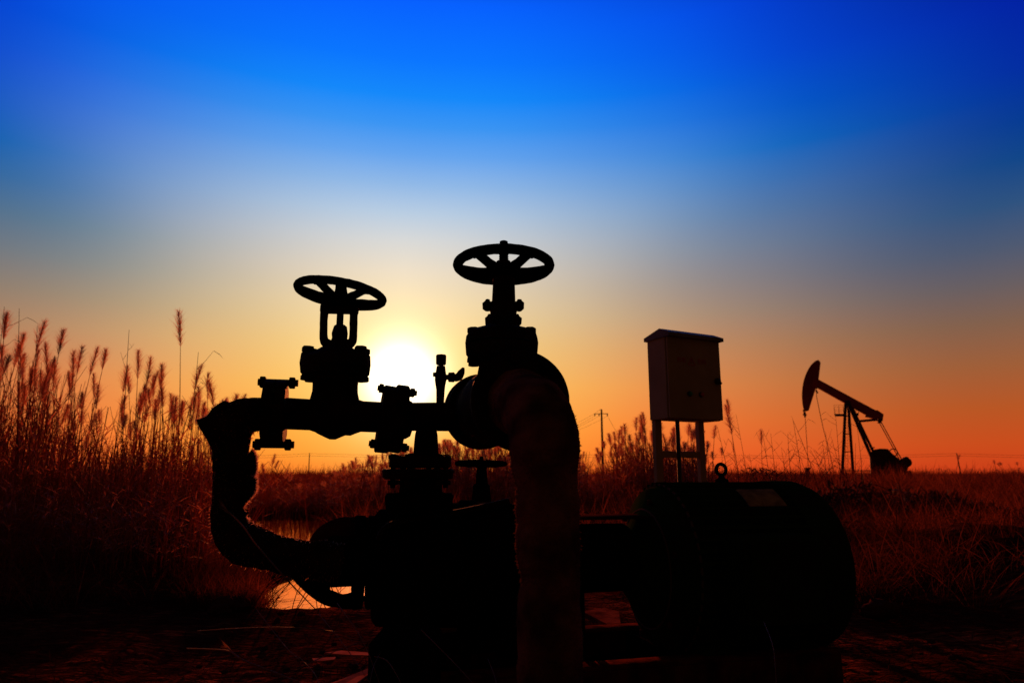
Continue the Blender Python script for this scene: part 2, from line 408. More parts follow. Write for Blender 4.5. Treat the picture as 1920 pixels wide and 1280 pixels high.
# ------------------------------------------------------------------ left gate valve
J1 = (0.0019, 42)
p = ML(633, 780); Y1 = p.y; k1 = mpx(p)
gv = thing('gate_valve', Vector((p.x, p.y, p.z)), 'rusty gate valve with open yoke and tilted handwheel, the lower left of two tall valves', 'gate valve')
mb = vl(Y1, 627, [(823, 6), (820, 14), (812, 30), (803, 41), (790, 46), (760, 46), (748, 45), (735, 42), (722, 41), (712, 42)], 36, ref=760)
a, b = ML(514, 774), ML(737, 783); ax = (b - a).normalized(); l = (b - a).length; rp = 29 * k1
mb.lathe(a, ax, [(0, rp), (l * 0.30, rp), (l * 0.36, rp * 1.15), (l * 0.40, rp * 1.25), (l * 0.64, rp * 1.25), (l * 0.68, rp * 1.12), (l * 0.73, rp), (l, rp)], 36)
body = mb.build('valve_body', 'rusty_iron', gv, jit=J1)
ax2 = Vector((1, 0.25, -0.12)).normalized()
mb = MB(); disc(mb, ML(516, 775), 62, 0.000, 0.026); mb.build('pipe_flange', 'rusty_iron', body, jit=J1)
mb = MB(); disc(mb, ML(711, 784), 63, 0.0, 0.036, ax2); fl = mb.build('pipe_flange', 'rusty_iron', body, jit=J1)
# bonnet flanges (two plates, rough square corners with heavy nuts)
mb = vl(Y1, 628, [(706, 46), (703, 57), (692, 60), (690, 60)], 40, ref=690)
vl(Y1, 629, [(690, 62), (686, 63), (673, 62), (668, 56)], 40, mb, ref=690)
bon = mb.build('bonnet_flange', 'rusty_iron', gv, jit=J1)
MB_ = vl(Y1, 633, [(670, 54), (664, 47), (658, 38), (653, 30), (649, 20), (640, 17)], 32, ref=650); MB_.build('bonnet', 'rusty_iron', gv, jit=J1)
pc = Vector((at(629, 690, Y1).x, Y1, at(629, 706, Y1).z)); hgt = at(629, 660, Y1).z - pc.z
for t in (R(17), R(163), R(197), R(343)):
    c = pc + Vector((math.cos(t), math.sin(t), 0)) * 52 * k1
    m2 = MB(); m2.lathe(c + Vector((0, 0, 0.0)), (0, 0, 1), [(0, 0.010), (0.008, 0.017), (hgt * .5, 0.020), (hgt - 0.008, 0.0175), (hgt + 0.002, 0.010)], 12); m2.hexa(c + Vector((0, 0, -0.012)), (0, 0, 1), 0.0165, 0.014); m2.hexa(c + Vector((0, 0, hgt - 0.003)), (0, 0, 1), 0.0165, 0.015)
    m2.build('flange_bolt', 'rusty_iron', bon, jit=(0.001, 60))
# yoke: two uprights curving into the bonnet
def Q1(px, py): return at(px, py, Y1)
mb = MB()
mb.tube([Q1(609, 578), Q1(607, 600), Q1(607, 634), Q1(613, 644), Q1(628, 651)], [9 * k1, 7.6 * k1, 8 * k1, 9.5 * k1, 11 * k1], 12, 5)
mb.tube([Q1(664, 578), Q1(663, 600), Q1(662, 634), Q1(656, 644), Q1(642, 651)], [9 * k1, 7.6 * k1, 8 * k1, 9.5 * k1, 11 * k1], 12, 5)
mb.beam(Q1(602, 579), Q1(671, 581), 15 * k1, 18 * k1)
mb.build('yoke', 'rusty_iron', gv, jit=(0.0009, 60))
mb = vl(Y1, 637, [(652, 16), (640, 16), (634, 14), (626, 15), (622, 14), (612, 12), (609, 8)], 20, ref=630)
mb.build('packing_gland', 'rusty_iron', gv, jit=(0.0012, 80))
vl(Y1, 637, [(640, 6.5), (545, 6.5), (543, 4.5)], 14, ref=610).build('stem', 'black_iron', gv)
wc = at(638.5, 551, Y1)
nrm = Vector((0.115, 0.055, 1))
handwheel(gv, wc, 81 * k1, 8.2 * k1, nrm, -0.020, 25 * k1, 0.036, R(70), 5, 8.0 * k1, 0.004)
vl(Y1, 639, [(566, 17), (556, 15), (548, 12), (540, 11), (533, 10.5), (530, 8)], 6, ref=550).build('stem_nut', 'black_iron', gv, jit=(0.0012, 80))

# ------------------------------------------------------------------ manifold pipe between the valves
mp_ = thing('manifold_pipe', ML(790, 781), 'short rusty pipe with a branch dropping to stacked flanges, between the two tall valves', 'pipe')
mb = MB(); a, b = ML(738, 781), ML(905, 781); mb.lathe(a, (b - a), [(0, 27 * k1), ((b - a).length, 27.5 * mpx(b))], 36)
mpipe = mb.build('pipe', 'rusty_iron', mp_, jit=J1)
mb = MB(); pm = ML(735, 783)
disc(mb, pm, 64, 0.0, 0.034, ax2)
mb.lathe(pm, ax2, [(0.03, 40 * k1), (0.045, 36 * k1), (0.055, 30 * k1)], 32)
mfl = mb.build('pipe_flange', 'rusty_iron', mp_, jit=J1)
bolt_ring(mfl, pm, 53 * k1, -0.034, 0.038, 4, 0.0135, ax2, R(90))
pb = ML(800, 800)
mb = vl(pb.y, 799, [(800, 18), (815, 21), (835, 23), (856, 24)], 32, ref=830); mb.build('branch_pipe', 'rusty_iron', mp_, jit=J1)
mb = vl(pb.y, 788, [(877, 54), (874, 58), (858, 58), (855, 55)], 40, ref=866); tf = mb.build('branch_flange', 'rusty_iron', mp_, jit=J1)
kb = mpx(pb)
for i in range(6):
    t = 2 * math.pi * i / 6 + 0.3; base = at(788, 900, pb.y); base = Vector((at(787, 880, pb.y).x, pb.y, base.z)) + Vector((math.cos(t), math.sin(t), 0)) * 49 * kb
    m2 = MB(); hh = at(788, 851, pb.y).z - base.z; m2.lathe(base + Vector((0, 0, -0.02)), (0, 0, 1), [(0, 0.007), (hh + 0.02, 0.007)], 10)
    m2.hexa(base + Vector((0, 0, -0.012)), (0, 0, 1), 0.014, 0.012); m2.hexa(base + Vector((0, 0, hh - 0.014)), (0, 0, 1), 0.014, 0.012)
    m2.build('flange_bolt', 'rusty_iron', tf)

# bleed valve on top of the pipe
bv = thing('bleed_valve', ML(827, 755), 'slim upright bleed valve with side lever on the pipe between the two handwheels', 'valve')
yb = ML(827, 755).y
mb = vl(yb, 826, [(760, 7), (730, 8), (722, 9.5), (712, 11), (706, 11), (700, 10), (690, 8.5), (686, 8)], 20, ref=720); mb.build('valve_body', 'rusty_iron', bv, jit=(0.001, 80))
mb = vl(yb, 827, [(684, 8), (682, 9.5), (667, 9.8), (665, 8.5)], 20, ref=675); mb.build('cap', 'rusty_iron', bv)
kk = mpx(at(827, 700, yb)); A_ = lambda x, y: at(x, y, yb)
mb = MB(); mb.lathe(A_(833, 707), (1, 0, 0), [(0, 5 * kk), (7 * kk, 5 * kk), (8 * kk, 9 * kk), (18 * kk, 9.5 * kk), (21 * kk, 6 * kk)], 14)
mb.lathe(A_(812, 702), (1, 0, 0), [(0, 4 * kk), (4 * kk, 4.5 * kk), (10 * kk, 3 * kk)], 8); mb.build('side_fitting', 'rusty_iron', bv)
mb = MB(); mb.tube([A_(852, 709), A_(860, 706), A_(865, 698), A_(869, 689)], [6 * kk, 8 * kk, 7 * kk, 2 * kk], 10, 4); mb.build('lever', 'rusty_iron', bv, jit=(0.001, 60))

# ------------------------------------------------------------------ right gate valve (stands higher, its run points at the camera)
pr_, pf_ = at(904, 771, 1.91), at(978, 750, 1.50)
rax = (pf_ - pr_).normalized(); rl = (pf_ - pr_).length
Y2 = 1.72; k2 = mpx(at(945, 600, Y2))
g2 = thing('gate_valve', at(945, 760, Y2), 'tall rusty gate valve with closed sleeve under its handwheel, higher of two tall valves', 'gate valve')
mb = MB(); r0 = 64 * k2
mb.lathe(pr_, rax, [(0, r0), (rl * 0.25, r0), (rl * 0.4, r0 * 1.1), (rl * 0.6, r0 * 1.1), (rl * 0.75, r0), (rl, r0)], 36)
vl(Y2, 940, [(780, 30), (760, 44), (730, 46), (700, 45), (684, 42), (676, 40)], 36, mb, ref=720)
b2 = mb.build('valve_body', 'rusty_iron', g2, jit=J1)
mb = MB(); rr, rf = 70.5 * mpx(pr_), 96 * mpx(pf_)
mb.lathe(pr_, rax, [(-0.030, rr - .004), (-0.026, rr), (-0.002, rr), (0.0, rr - .004)], 56); mb.lathe(pr_, rax, [(0.004, rr * .97), (0.030, rr * .97)], 56)
f1 = mb.build('pipe_flange', 'rusty_iron', g2, jit=(0.0007, 30))
mb = MB(); mb.lathe(pf_, rax, [(-0.05, rf * 0.90), (-0.035, rf - .004), (-0.004, rf), (0.0, rf - .005)], 64)
f2 = mb.build('pipe_flange', 'rusty_iron', g2, jit=(0.0007, 30))
bolt_ring(f1, pr_, rr * 0.82, -0.03, 0.03, 8, 0.011, rax, 0.2); bolt_ring(f2, pf_, rf * 0.80, -0.05, 0.0, 8, 0.012, rax, 0.2)
mb = vl(Y2, 940, [(690, 34), (682, 42), (676, 50), (668, 62), (655, 66), (648, 66)], 40, ref=650); vl(Y2, 941, [(645, 66), (636, 67), (626, 64), (619, 52), (614, 36), (608, 26)], 40, mb, ref=650)
bon2 = mb.build('bonnet_flange', 'rusty_iron', g2, jit=(0.0016, 35))
pc = Vector((at(941, 650, Y2).x, Y2, at(941, 676, Y2).z)); hgt = at(941, 627, Y2).z - pc.z
for t in (R(22), R(158), R(202), R(338)):
    c = pc + Vector((math.cos(t), math.sin(t), 0)) * 56 * k2
    m2 = MB(); m2.lathe(c + Vector((0, 0, 0.0)), (0, 0, 1), [(0, 0.010), (0.010, 0.018), (hgt * .6, 0.021), (hgt - 0.010, 0.018), (hgt + 0.001, 0.011)], 12); m2.hexa(c + Vector((0, 0, -0.010)), (0, 0, 1), 0.0155, 0.013); m2.hexa(c + Vector((0, 0, hgt - 0.003)), (0, 0, 1), 0.0155, 0.015)
    m2.build('flange_bolt', 'rusty_iron', bon2, jit=(0.001, 60))
mb = vl(Y2, 944, [(614, 27), (608, 29), (600, 30), (594, 26), (588, 25), (582, 26), (576, 24), (566, 22), (560, 21.5)], 28, ref=590)
for py, hw, dy in ((601, 31, 3), (573, 36, 4)):
    for s_ in (-1, 1):
        c = at(944 + s_ * (hw - 6), py, Y2); mb.lathe(c - Vector((0, 0, 11 * k2)), (0, 0, 1), [(0, 4 * k2), (4 * k2, 9 * k2), (16 * k2, 9.5 * k2), (20 * k2, 5 * k2), (23 * k2, 4 * k2)], 10)
    mb.beam(at(944 - hw + 8, py, Y2), at(944 + hw - 8, py, Y2), 12 * k2, 18 * k2)
mb.build('packing_gland', 'rusty_iron', g2, jit=(0.002, 50))
vl(Y2, 944.5, [(566, 22), (540, 21), (520, 20), (508, 20), (504, 17), (496, 14), (490, 13)], 28, ref=530).build('sleeve', 'rusty_iron', g2, jit=(0.0012, 50))
th_ = [(y_, 7.7 if i % 2 else 9.4) for i, y_ in enumerate(range(505, 458, -2))]
vl(Y2, 944.5, th_ + [(458, 8), (453, 7.5), (451.5, 4)], 16, ref=480).build('stem', 'black_iron', g2)
wc2 = at(944.5, 498.5, Y2)
handwheel(g2, wc2, 87 * k2, 9.6 * k2, Vector((0.0, 0.055, 1)), -0.018, 26 * k2, 0.034, -math.pi / 2, 5, 9.3 * k2, -0.002)

# small rear valve seen under the pipes
Y3 = 2.7; k3 = mpx(at(903, 868, Y3))
g3 = thing('small_gate_valve', at(903, 930, Y3), 'small low gate valve behind the pump, its handwheel seen nearly edge on', 'gate valve')
handwheel(g3, at(902, 869, Y3), 45 * k3, 4.2 * k3, (0.01, 0.055, 1), -0.002, 10 * k3, 0.03, 0.3, 5, 4.5 * k3)
vl(Y3, 903, [(875, 4), (858, 4), (855, 2.5)], 12, ref=865).build('stem', 'black_iron', g3)
vl(Y3, 903, [(985, 30), (960, 30), (945, 20), (925, 17), (922, 17), (910, 16), (906, 11), (885, 10), (878, 9), (874, 12), (870, 9)], 24, ref=900).build('valve_body', 'black_iron', g3, jit=(0.002, 50))
vl(Y3, 903, [(1150, 16), (980, 16)], 16, ref=1000).build('pipe', 'black_iron', g3)

# ------------------------------------------------------------------ wrapped pipes
def fuzz(o_mb, n, ln, seed=3):
    """fine loose fibres standing off a wrapped surface"""
    q = random.Random(seed); out = MB(); nf = len(o_mb.f)
    for _ in range(n):
        f = o_mb.f[q.randrange(nf)]
        if len(f) != 4: continue
        a, b, c, d = (o_mb.v[i] for i in f); pnt = a.lerp(b, q.random()).lerp(d.lerp(c, q.random()), q.random())
        nr = (b - a).cross(d - a)
        if nr.length < 1e-9: continue
        nr.normalize(); dr = (nr + Vector((q.uniform(-1, 1), q.uniform(-1, 1), q.uniform(-1.2, 0.6)))).normalized()
        l_ = ln * q.uniform(0.3, 1.0); s_ = dr.cross(Vector((0, 1, 0.2))).normalized() * 0.0004
        md = pnt + dr * l_ * 0.6; e = pnt + dr * l_ + Vector((q.uniform(-1, 1), q.uniform(-1, 1), -0.5)) * l_ * 0.3
        out.add([pnt - s_ - nr * 0.002, pnt + s_ - nr * 0.002, md + s_, md - s_, e], [(0, 1, 2, 3), (3, 2, 4)])
    return out
def wrapped(mb, amp, seam=0.0, freq=9):
    for i, v in enumerate(mb.v):
        mb.v[i] = v + noise.noise_vector(v * freq) * amp + noise.noise_vector(v * freq * 4) * amp * 0.35 + noise.noise_vector(v * freq * 14) * amp * 0.15
    return mb
we = thing('wrapped_elbow_pipe', ML(436, 860), 'torn cloth wrapped pipe bending down at the far left end of the manifold', 'pipe')
pth = [(505, 776, 30), (472, 777, 32), (450, 784, 37), (436, 805, 36), (434, 835, 32), (432, 865, 30), (430, 900, 31), (426, 940, 29), (428, 972, 31), (448, 1008, 37), (497, 1032, 34), (550, 1043, 34), (600, 1048, 36), (640, 1052, 34)]
P = [ML(x, y) for x, y, r in pth]; Rr = [r * mpx(ML(x, y)) for x, y, r in pth]
mb = MB().tube(P, Rr, 40, 9); wrapped(mb, 0.0085, freq=15); wb = mb.build('wrapping', 'tar_cloth', we)
fuzz(mb, 1400, 0.010).build('loose_fibre', 'frayed_fibre', wb, smooth=False)
def flap(pts, dy, thick, name='loose_wrap', seed=1, parent=we, fr=700):
    v = [ML(x, y) + Vector((0, dy, 0)) for x, y in pts]; n = len(v)
    v2, _ = catmull(v + [v[0]], [0] * (n + 1), 5); v2 = v2[:-1]
    c = sum(v2, Vector()) / len(v2); rs = []
    for k, f in ((1.0, 0.05), (0.95, 0.5), (0.7, 0.85), (0.3, 0.97), (0.08, 1.0)): rs.append([c + (q - c) * k + MSIDE * thick * 0.5 * f for q in v2])
    bk = [[c + (q - c) * k - MSIDE * thick * 0.5 * f for q in v2] for k, f in ((1.0, 0.05), (0.95, 0.5), (0.7, 0.85), (0.3, 0.97), (0.08, 1.0))]
    m_ = MB().rings(list(reversed(bk)) + rs); wrapped(m_, 0.0035, freq=30)
    o = m_.build(name, 'tar_cloth', parent)
    fz = MB(); q = random.Random(seed)
    for _ in range(fr):
        i = q.randrange(len(v2)); p0 = v2[i].lerp(v2[(i + 1) % len(v2)], q.random()) + MSIDE * q.uniform(-.4, .4) * thick
        dr = ((p0 - c).normalized() + Vector((q.uniform(-1, 1), q.uniform(-.6, .6), q.uniform(-1, 1))) * 0.9).normalized(); l_ = q.uniform(0.003, 0.012); s_ = Vector((dr.z, 0, -dr.x)) * 0.0007
        p0 -= dr * 0.002; fz.add([p0 - s_, p0 + s_, p0 + dr * l_], [(0, 1, 2)])
    fz.build('loose_fibre', 'frayed_fibre', o, smooth=False)
flap([(369, 789), (388, 780), (404, 762), (428, 752), (446, 790), (438, 845), (408, 856), (396, 838), (380, 812)], 0, 0.075, seed=1)
flap([(474, 843), (480, 852), (482, 868), (480, 888), (470, 894), (456, 888), (452, 872), (462, 856)], 0.0, 0.05, seed=2)
flap([(404, 908), (430, 896), (452, 890), (478, 893), (482, 905), (480, 920), (470, 934), (458, 948), (455, 960), (466, 972), (458, 985), (410, 975)], 0.0, 0.07, seed=3)
flap([(455, 990), (470, 982), (484, 992), (482, 1010), (462, 1012)], 0.01, 0.05, seed=4, fr=80)
mb = MB(); pe = ML(497, 774); disc(mb, pe, 62, -0.004, 0.021); fe = mb.build('pipe_flange', 'rusty_iron', we, jit=J1)
bolt_ring(fe, pe, 59 * mpx(pe), -0.004, 0.054, 4, 0.0165, MAX, R(84)); 

wp = thing('wrapped_riser_pipe', at(1020, 1400, 1.27), 'thick cloth wrapped pipe nearest the camera, running from tall valve down to ground', 'pipe')
pth = [(976, 756, 1.50, 64), (988, 760, 1.42, 62), (1000, 768, 1.34, 62), (1012, 788, 1.285, 63), (1019, 815, 1.27, 65), (1019, 845, 1.27, 65), (1021, 870, 1.27, 62), (1025, 900, 1.27, 58),
       (1027, 950, 1.27, 61), (1028, 1000, 1.27, 62.5), (1028, 1045, 1.27, 60), (1031, 1072, 1.27, 55), (1032, 1095, 1.27, 58), (1030, 1150, 1.27, 60.5), (1031, 1220, 1.27, 62), (1033, 1290, 1.27, 65), (1037, 1400, 1.27, 69), (1040, 1500, 1.27, 74)]
P = [at(x, y, d) for x, y, d, r in pth]; Rr = [r * mpp(x, y, d) * 0.985 for x, y, d, r in pth]
mb = MB().tube(P, Rr, 72, 10)
for i, v in enumerate(mb.v):          # spiral laps of the cloth
    ang = math.atan2(v.y - 1.27, v.x - 0.06); s_ = (v.z * 9 + ang / (2 * math.pi)) % 1.0
    mb.v[i] = v + (Vector((v.x - 0.063, v.y - 1.27, 0)).normalized() * (0.0022 * (s_ - 0.5)) if v.z < 0.66 else Vector())
wrapped(mb, 0.0050, freq=15)
wb2 = mb.build('wrapping', 'wrap_cloth', wp)
fuzz(mb, 4200, 0.006, 9).build('loose_fibre', 'shaded_fibre', wb2, smooth=False)
# ragged lap of cloth over the shoulder of the bend
pth = [(1002, 765, 1.36, 74), (1014, 775, 1.335, 76), (1019, 795, 1.32, 78), (1020, 820, 1.30, 74)]
mb = MB().tube([at(x, y, d) for x, y, d, r in pth], [r * 0.74 * mpp(x, y, d) for x, y, d, r in pth], 48, 8); wrapped(mb, 0.006, freq=16)
mb.build('shoulder_wrap', 'wrap_cloth', wp)

# ------------------------------------------------------------------ pump
pu = thing('pump', Vector((PL(850, 1050).x, PL(850, 1050).y, 0.05)), 'black cast iron pump under the stacked flanges, left of the wrapped riser', 'pump')
c0 = PL(700, 1062); c1 = PL(1005, 1062); Lp = (c1 - c0).length; kp = mpx(c0); rad = 118 * kp
mb = MB().lathe(c0, MAX, [(0.0, rad * 0.80), (0.012, rad * 0.88), (0.05, rad * 0.90), (0.055, rad), (0.085, rad), (0.09, rad * 0.93), (Lp * 0.5, rad * 0.95), (Lp * 0.52, rad * 1.02), (Lp * 0.60, rad * 1.02), (Lp * 0.62, rad * 0.93), (Lp * 0.97, rad * 0.93), (Lp, rad * 0.8)], 48)
mb.box(PL(850, 972), 0.36, 0.2, 0.085, (MAX, -MSIDE, Vector((0, 0, 1))), 0.012)
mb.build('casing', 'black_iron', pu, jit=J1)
mb = MB()
for px in (765, 930): mb.box(PL(px, 1160), 0.07, 0.34, 0.13, (MAX, -MSIDE, Vector((0, 0, 1))), 0.01)
mb.box(PL(850, 1188), 0.38, 0.34, 0.03, (MAX, -MSIDE, Vector((0, 0, 1))), 0.004)
mb.build('foot', 'black_iron', pu, jit=(0.0005, 42))
# discharge neck with flange stack under the branch
yn = pb.y + 0.02
mb = vl(yn, 789, [(960, 60), (938, 56), (922, 40), (905, 39), (897, 39)], 36, ref=920); mb.build('discharge_neck', 'black_iron', pu, jit=J1)
mb = vl(pb.y, 784, [(898, 62), (895, 66), (882, 67), (879, 64)], 44, ref=888); mb.build('discharge_flange', 'rusty_iron', pu, jit=(0.0016, 30))
mb = vl(yn, 786, [(960, 50), (958, 62), (930, 64), (924, 60)], 36, ref=940); mb.build('neck_flange', 'black_iron', pu, jit=J1)
# dark hose drooping across the casing
mb = MB().tube([PL(702, 1000) + MSIDE * .19, PL(716, 978) + MSIDE * .19, PL(760, 964) + MSIDE * .2, PL(840, 952) + MSIDE * .2, PL(926, 934) + MSIDE * .19], 0.0075, 10, 6)
tag(mb.build('hose', 'cable_black'), 'thin black ribbed hose lying across the top of the pump casing', 'hose')
# suction end: drum, flange pair, open strainer bow with a see-through gap
su = thing('suction_strainer', PL(655, 1055), 'round iron suction fitting with open bow beneath, at the left end of the pump', 'strainer')
c2 = PL(604, 1046); ln = (PL(708, 1046) - c2).length; ks = mpx(c2)
MB().lathe(c2, MAX, [(0, 34 * ks), (0.015, 48 * ks), (0.03, 52 * ks), (ln, 52 * ks)], 40).build('drum', 'black_iron', su, jit=J1)
mb = MB(); disc(mb, PL(662, 1052), 84, 0.0, 0.03); disc(mb, PL(688, 1052), 84, 0.0, 0.022); fs_ = mb.build('pipe_flange', 'black_iron', su, jit=J1)
bolt_ring(fs_, PL(662, 1052), 72 * ks, 0.0, 0.065, 8, 0.012, MAX, 0.2, 'black_iron')
bw = [(562, 1058), (576, 1078), (590, 1098), (610, 1117), (640, 1126), (670, 1124)]
MB().tube([PL(x, y) for x, y in bw], [26 * ks, 23 * ks, 18 * ks, 14 * ks, 13 * ks, 16 * ks], 16, 6).build('bow', 'black_iron', su, jit=J1)
MB().tube([PL(x, y) for x, y in [(596, 1034), (604, 1018), (622, 1004), (650, 998), (700, 998)]], [18 * ks, 24 * ks, 27 * ks, 29 * ks, 29 * ks], 20, 6).build('hood', 'glint_iron', su, jit=J1)
MB().lathe(PL(614, 1130), (0, 0, 1), [(0, 0.006), (0.12, 0.006)], 10).build('stud', 'black_iron', su)
# coupling and its guard
cg = thing('coupling_guard', PL(1130, 1040), 'dark sheet metal coupling guard between the wrapped riser and the motor', 'guard')
g0 = PL(1060, 1046); gl = (PL(1168, 1046) - g0).length; kg = mpx(g0)
MB().lathe(g0, MAX, [(0, 58 * kg), (0.01, 62 * kg), (gl, 62 * kg), (gl + .01, 58 * kg)], 40).build('shroud', 'black_iron', cg)
pl_ = PL(1146, 968); MB().box(pl_ + Vector((0, 0, 0)), 0.24, 0.15, 0.008, (MAX, -MSIDE, Vector((0, 0, 1))), 0.002).build('top_plate', 'glint_iron', cg)
MB().lathe(PL(990, 1050), MAX, [(0, .05), (.35, .05)], 20).build('shaft', 'black_iron', cg)
for px in (1070, 1088): MB().beam(PL(px, 1100), Vector((PL(px, 1100).x, PL(px, 1100).y, 0.06)), 0.02, 0.05).build('leg', 'black_iron', cg)

# ------------------------------------------------------------------ electric motor
ms = PL(1238, 1052); me_ = PL(1486, 1052); ms.z = me_.z = 0.312
mo = thing('electric_motor', Vector(((ms.x + me_.x) / 2, (ms.y + me_.y) / 2, 0.03)), 'big dark green electric motor with a lifting eye on top, right of the riser', 'electric motor')
Lm = (me_ - ms).length; Rm = 0.262
u = MAX.cross(Vector((0, 0, 1))).normalized(); w = u.cross(MAX)
nf = 48; ring0 = []
for j in range(nf * 4):
    r_ = Rm if j % 4 in (0, 1) else Rm - 0.020
    a_ = 2 * math.pi * j / (nf * 4); ring0.append(u * math.cos(a_) * r_ + w * math.sin(a_) * r_)
mb = MB().rings([[ms + MAX * t + q for q in ring0] for t in (0.0, Lm * 0.5, Lm * 0.82)]); stb = mb.build('finned_housing', 'dark_green_paint', mo, smooth=False)
MB().lathe(ms, MAX, [(-0.125, 0.05), (-0.12, 0.075), (-0.10, 0.10), (-0.06, 0.165), (-0.035, 0.215), (-0.02, 0.242), (0.0, 0.25), (0.012, 0.25)], 56).build('end_shield', 'dark_green_paint', mo)
MB().lathe(ms + MAX * Lm * 0.80, MAX, [(0, Rm), (0.003, Rm + 0.003), (Lm * 0.20, Rm + 0.003), (Lm * 0.20 + 0.03, Rm - 0.008), (Lm * 0.20 + 0.06, Rm - 0.045), (Lm * 0.20 + 0.075, Rm - 0.10)], 56).build('fan_cover', 'dark_green_paint', mo)
MB().torus(ms + MAX * 0.004, 0.2535, 0.004, MAX, 72, 8).build('shield_glint_rim', 'glint_rim', mo)  # ring added to draw the lit edge of the shield
MB().torus(ms - MAX * 0.052, 0.176, 0.004, MAX, 64, 8).build('bearing_glint_rim', 'glint_rim', mo)  # second added ring, a painted lit arc on the dome
for i in range(6):
    t = 2 * math.pi * i / 6 + .3; MB().hexa(ms - MAX * 0.045 + (u * math.cos(t) + w * math.sin(t)) * 0.205, -MAX, 0.010, 0.012).build('shield_bolt', 'glint_iron', mo)
# lifting eye
ec = PL(1352, 880); ec = Vector((ec.x, ec.y, ec.z)); ke = mpx(ec)
mb = MB().torus(ec, 10.0 * ke, 3.4 * ke, Vector((0.25, -1, 0.0)), 36, 10); mb.lathe(ec - Vector((0, 0, 24 * ke)), (0, 0, 1), [(0, 12 * ke), (6 * ke, 12 * ke), (8 * ke, 7 * ke), (14 * ke, 4 * ke)], 20)
mb.build('lifting_eye', 'black_iron', mo)
# name plate curved on the upper front
pc_ = ms + MAX * Lm * 0.56
def drum(t, ang, r): return ms + MAX * t - u * (-math.cos(ang)) * r * (1 if (u.dot(MSIDE) > 0) else -1) + Vector((0, 0, 1)) * math.sin(ang) * r
rs = [[drum(Lm * 0.44 + s_ * 0.13, R(a_), r_) for s_, r_ in ((0, Rm + .003), (1, Rm + .003), (1, Rm + .006), (0, Rm + .006))] for a_ in range(46, 66, 3)]
np_ = MB().rings(rs).build('name_plate', 'name_plate', mo)
mb = MB().box(ms + MAX * Lm * 0.42 + MSIDE * (Rm + 0.03) + Vector((0, 0, 0.0)), 0.24, 0.13, 0.24, (MAX, -MSIDE, Vector((0, 0, 1))), 0.012)
tb = mb.build('terminal_box', 'dark_green_paint', mo)
MB().box(ms + MAX * Lm * 0.42 + MSIDE * (Rm + 0.102) , 0.22, 0.012, 0.22, (MAX, -MSIDE, Vector((0, 0, 1))), 0.004).build('cover', 'dark_green_paint', tb)
for t_ in (0.12, 0.72):
    MB().box(ms + MAX * Lm * t_ + Vector((0, 0, -0.24)), 0.09, 0.46, 0.10, (MAX, -MSIDE, Vector((0, 0, 1))), 0.01).build('foot', 'dark_green_paint', mo)

# ------------------------------------------------------------------ skid
sk = thing('steel_skid', Vector((0.45, 2.2, 0.0)), 'long low frame of steel channels lying under the pump and motor', 'skid frame')
def sp(t, s_): return Vector((-0.30, 2.03, 0)) + MAX * t + MSIDE * s_
for s_ in (0.24, -0.24):
    mb = MB(); a, b = sp(-0.02, s_), sp(1.22, s_)
    mb.box((a + b) / 2 + Vector((0, 0, 0.035)), (b - a).length, 0.012, 0.12, (MAX, -MSIDE, Vector((0, 0, 1))), 0.002)
    mb.box((a + b) / 2 + Vector((0, 0, 0.099)) - MSIDE * 0.03 * (1 if s_ > 0 else -1), (b - a).length, 0.07, 0.009, (MAX, -MSIDE, Vector((0, 0, 1))), 0.002)
    mb.build('side_channel', 'rust_plate', sk)
for t_ in (0.03, 0.42, 0.8, 1.18):
    mb = MB().box(sp(t_, 0) + Vector((0, 0, 0.04)), 0.08, 0.47, 0.1, (MAX, -MSIDE, Vector((0, 0, 1))), 0.004); mb.build('cross_member', 'black_iron', sk)
bl = at(756, 1235, 1.62)
tag(MB().box(Vector((bl.x, 1.67, 0.098)), 0.145, 0.16, 0.29, None, 0.01).build('support_block', 'black_iron', jit=J1), 'dark iron block standing under the left end of the skid', 'block')

# ------------------------------------------------------------------ control cabinet
U = Vector((0.37, 0.20, 0)).normalized(); V = Vector((-U.y, U.x, 0))
cb0 = at(1257, 784, 4.0); zt = at(1253, 628, 4.0).z; zb = cb0.z
W_, D_ = 0.425, 0.185
cx_ = cb0 + U * W_ / 2 + V * D_ / 2
cc = thing('control_cabinet', Vector((cx_.x, cx_.y, 0)), 'grey metal control cabinet with warning triangle and two buttons, raised on thin legs', 'control cabinet')
AX = (U, V, Vector((0, 0, 1)))
def cp(a_, b_, z_): return Vector((cb0.x, cb0.y, 0)) + U * a_ + V * b_ + Vector((0, 0, z_))
MB().box(cp(W_ / 2, D_ / 2 + 0.01, (zt + zb) / 2), W_, D_ - 0.02, zt - zb, AX, 0.004).build('cabinet_body', 'cabinet_paint', cc)
MB().box(cp(W_ / 2, 0.0075, (zt + zb) / 2), W_ - 0.004, 0.015, zt - zb - 0.006, AX, 0.003).build('door', 'cabinet_paint', cc)
door = [o for o in cc.children if o.name.startswith('door')][0]
mb = MB(); o_ = 0.018
e0 = [(-o_ * .5, -o_ - 0.01, zt - 0.006), (-o_ * .5, -o_ - 0.01, zt + 0.016), (-o_ * .5, D_ * 0.3, zt + 0.050), (-o_ * .5, D_ + o_, zt + 0.012), (-o_ * .5, D_ + o_, zt - 0.010)]
mb.rings([[cp(*q) for q in e0], [cp(W_ + o_ * .5, b_, z_) for a_, b_, z_ in e0]]); mb.build('roof', 'cabinet_roof_paint', cc, smooth=False)
zh = at(1345, 713, 4.15).z - 0.002
m2 = MB().lathe(cp(W_ - 0.040, 0, zh), -V, [(0, .020), (.008, .021), (.02, .017), (.024, .010)], 20); m2.beam(cp(W_ - .052, -.022, zh + .008), cp(W_ - .026, -.022, zh - .018), .014, .012); m2.build('handle', 'black_plastic', door)
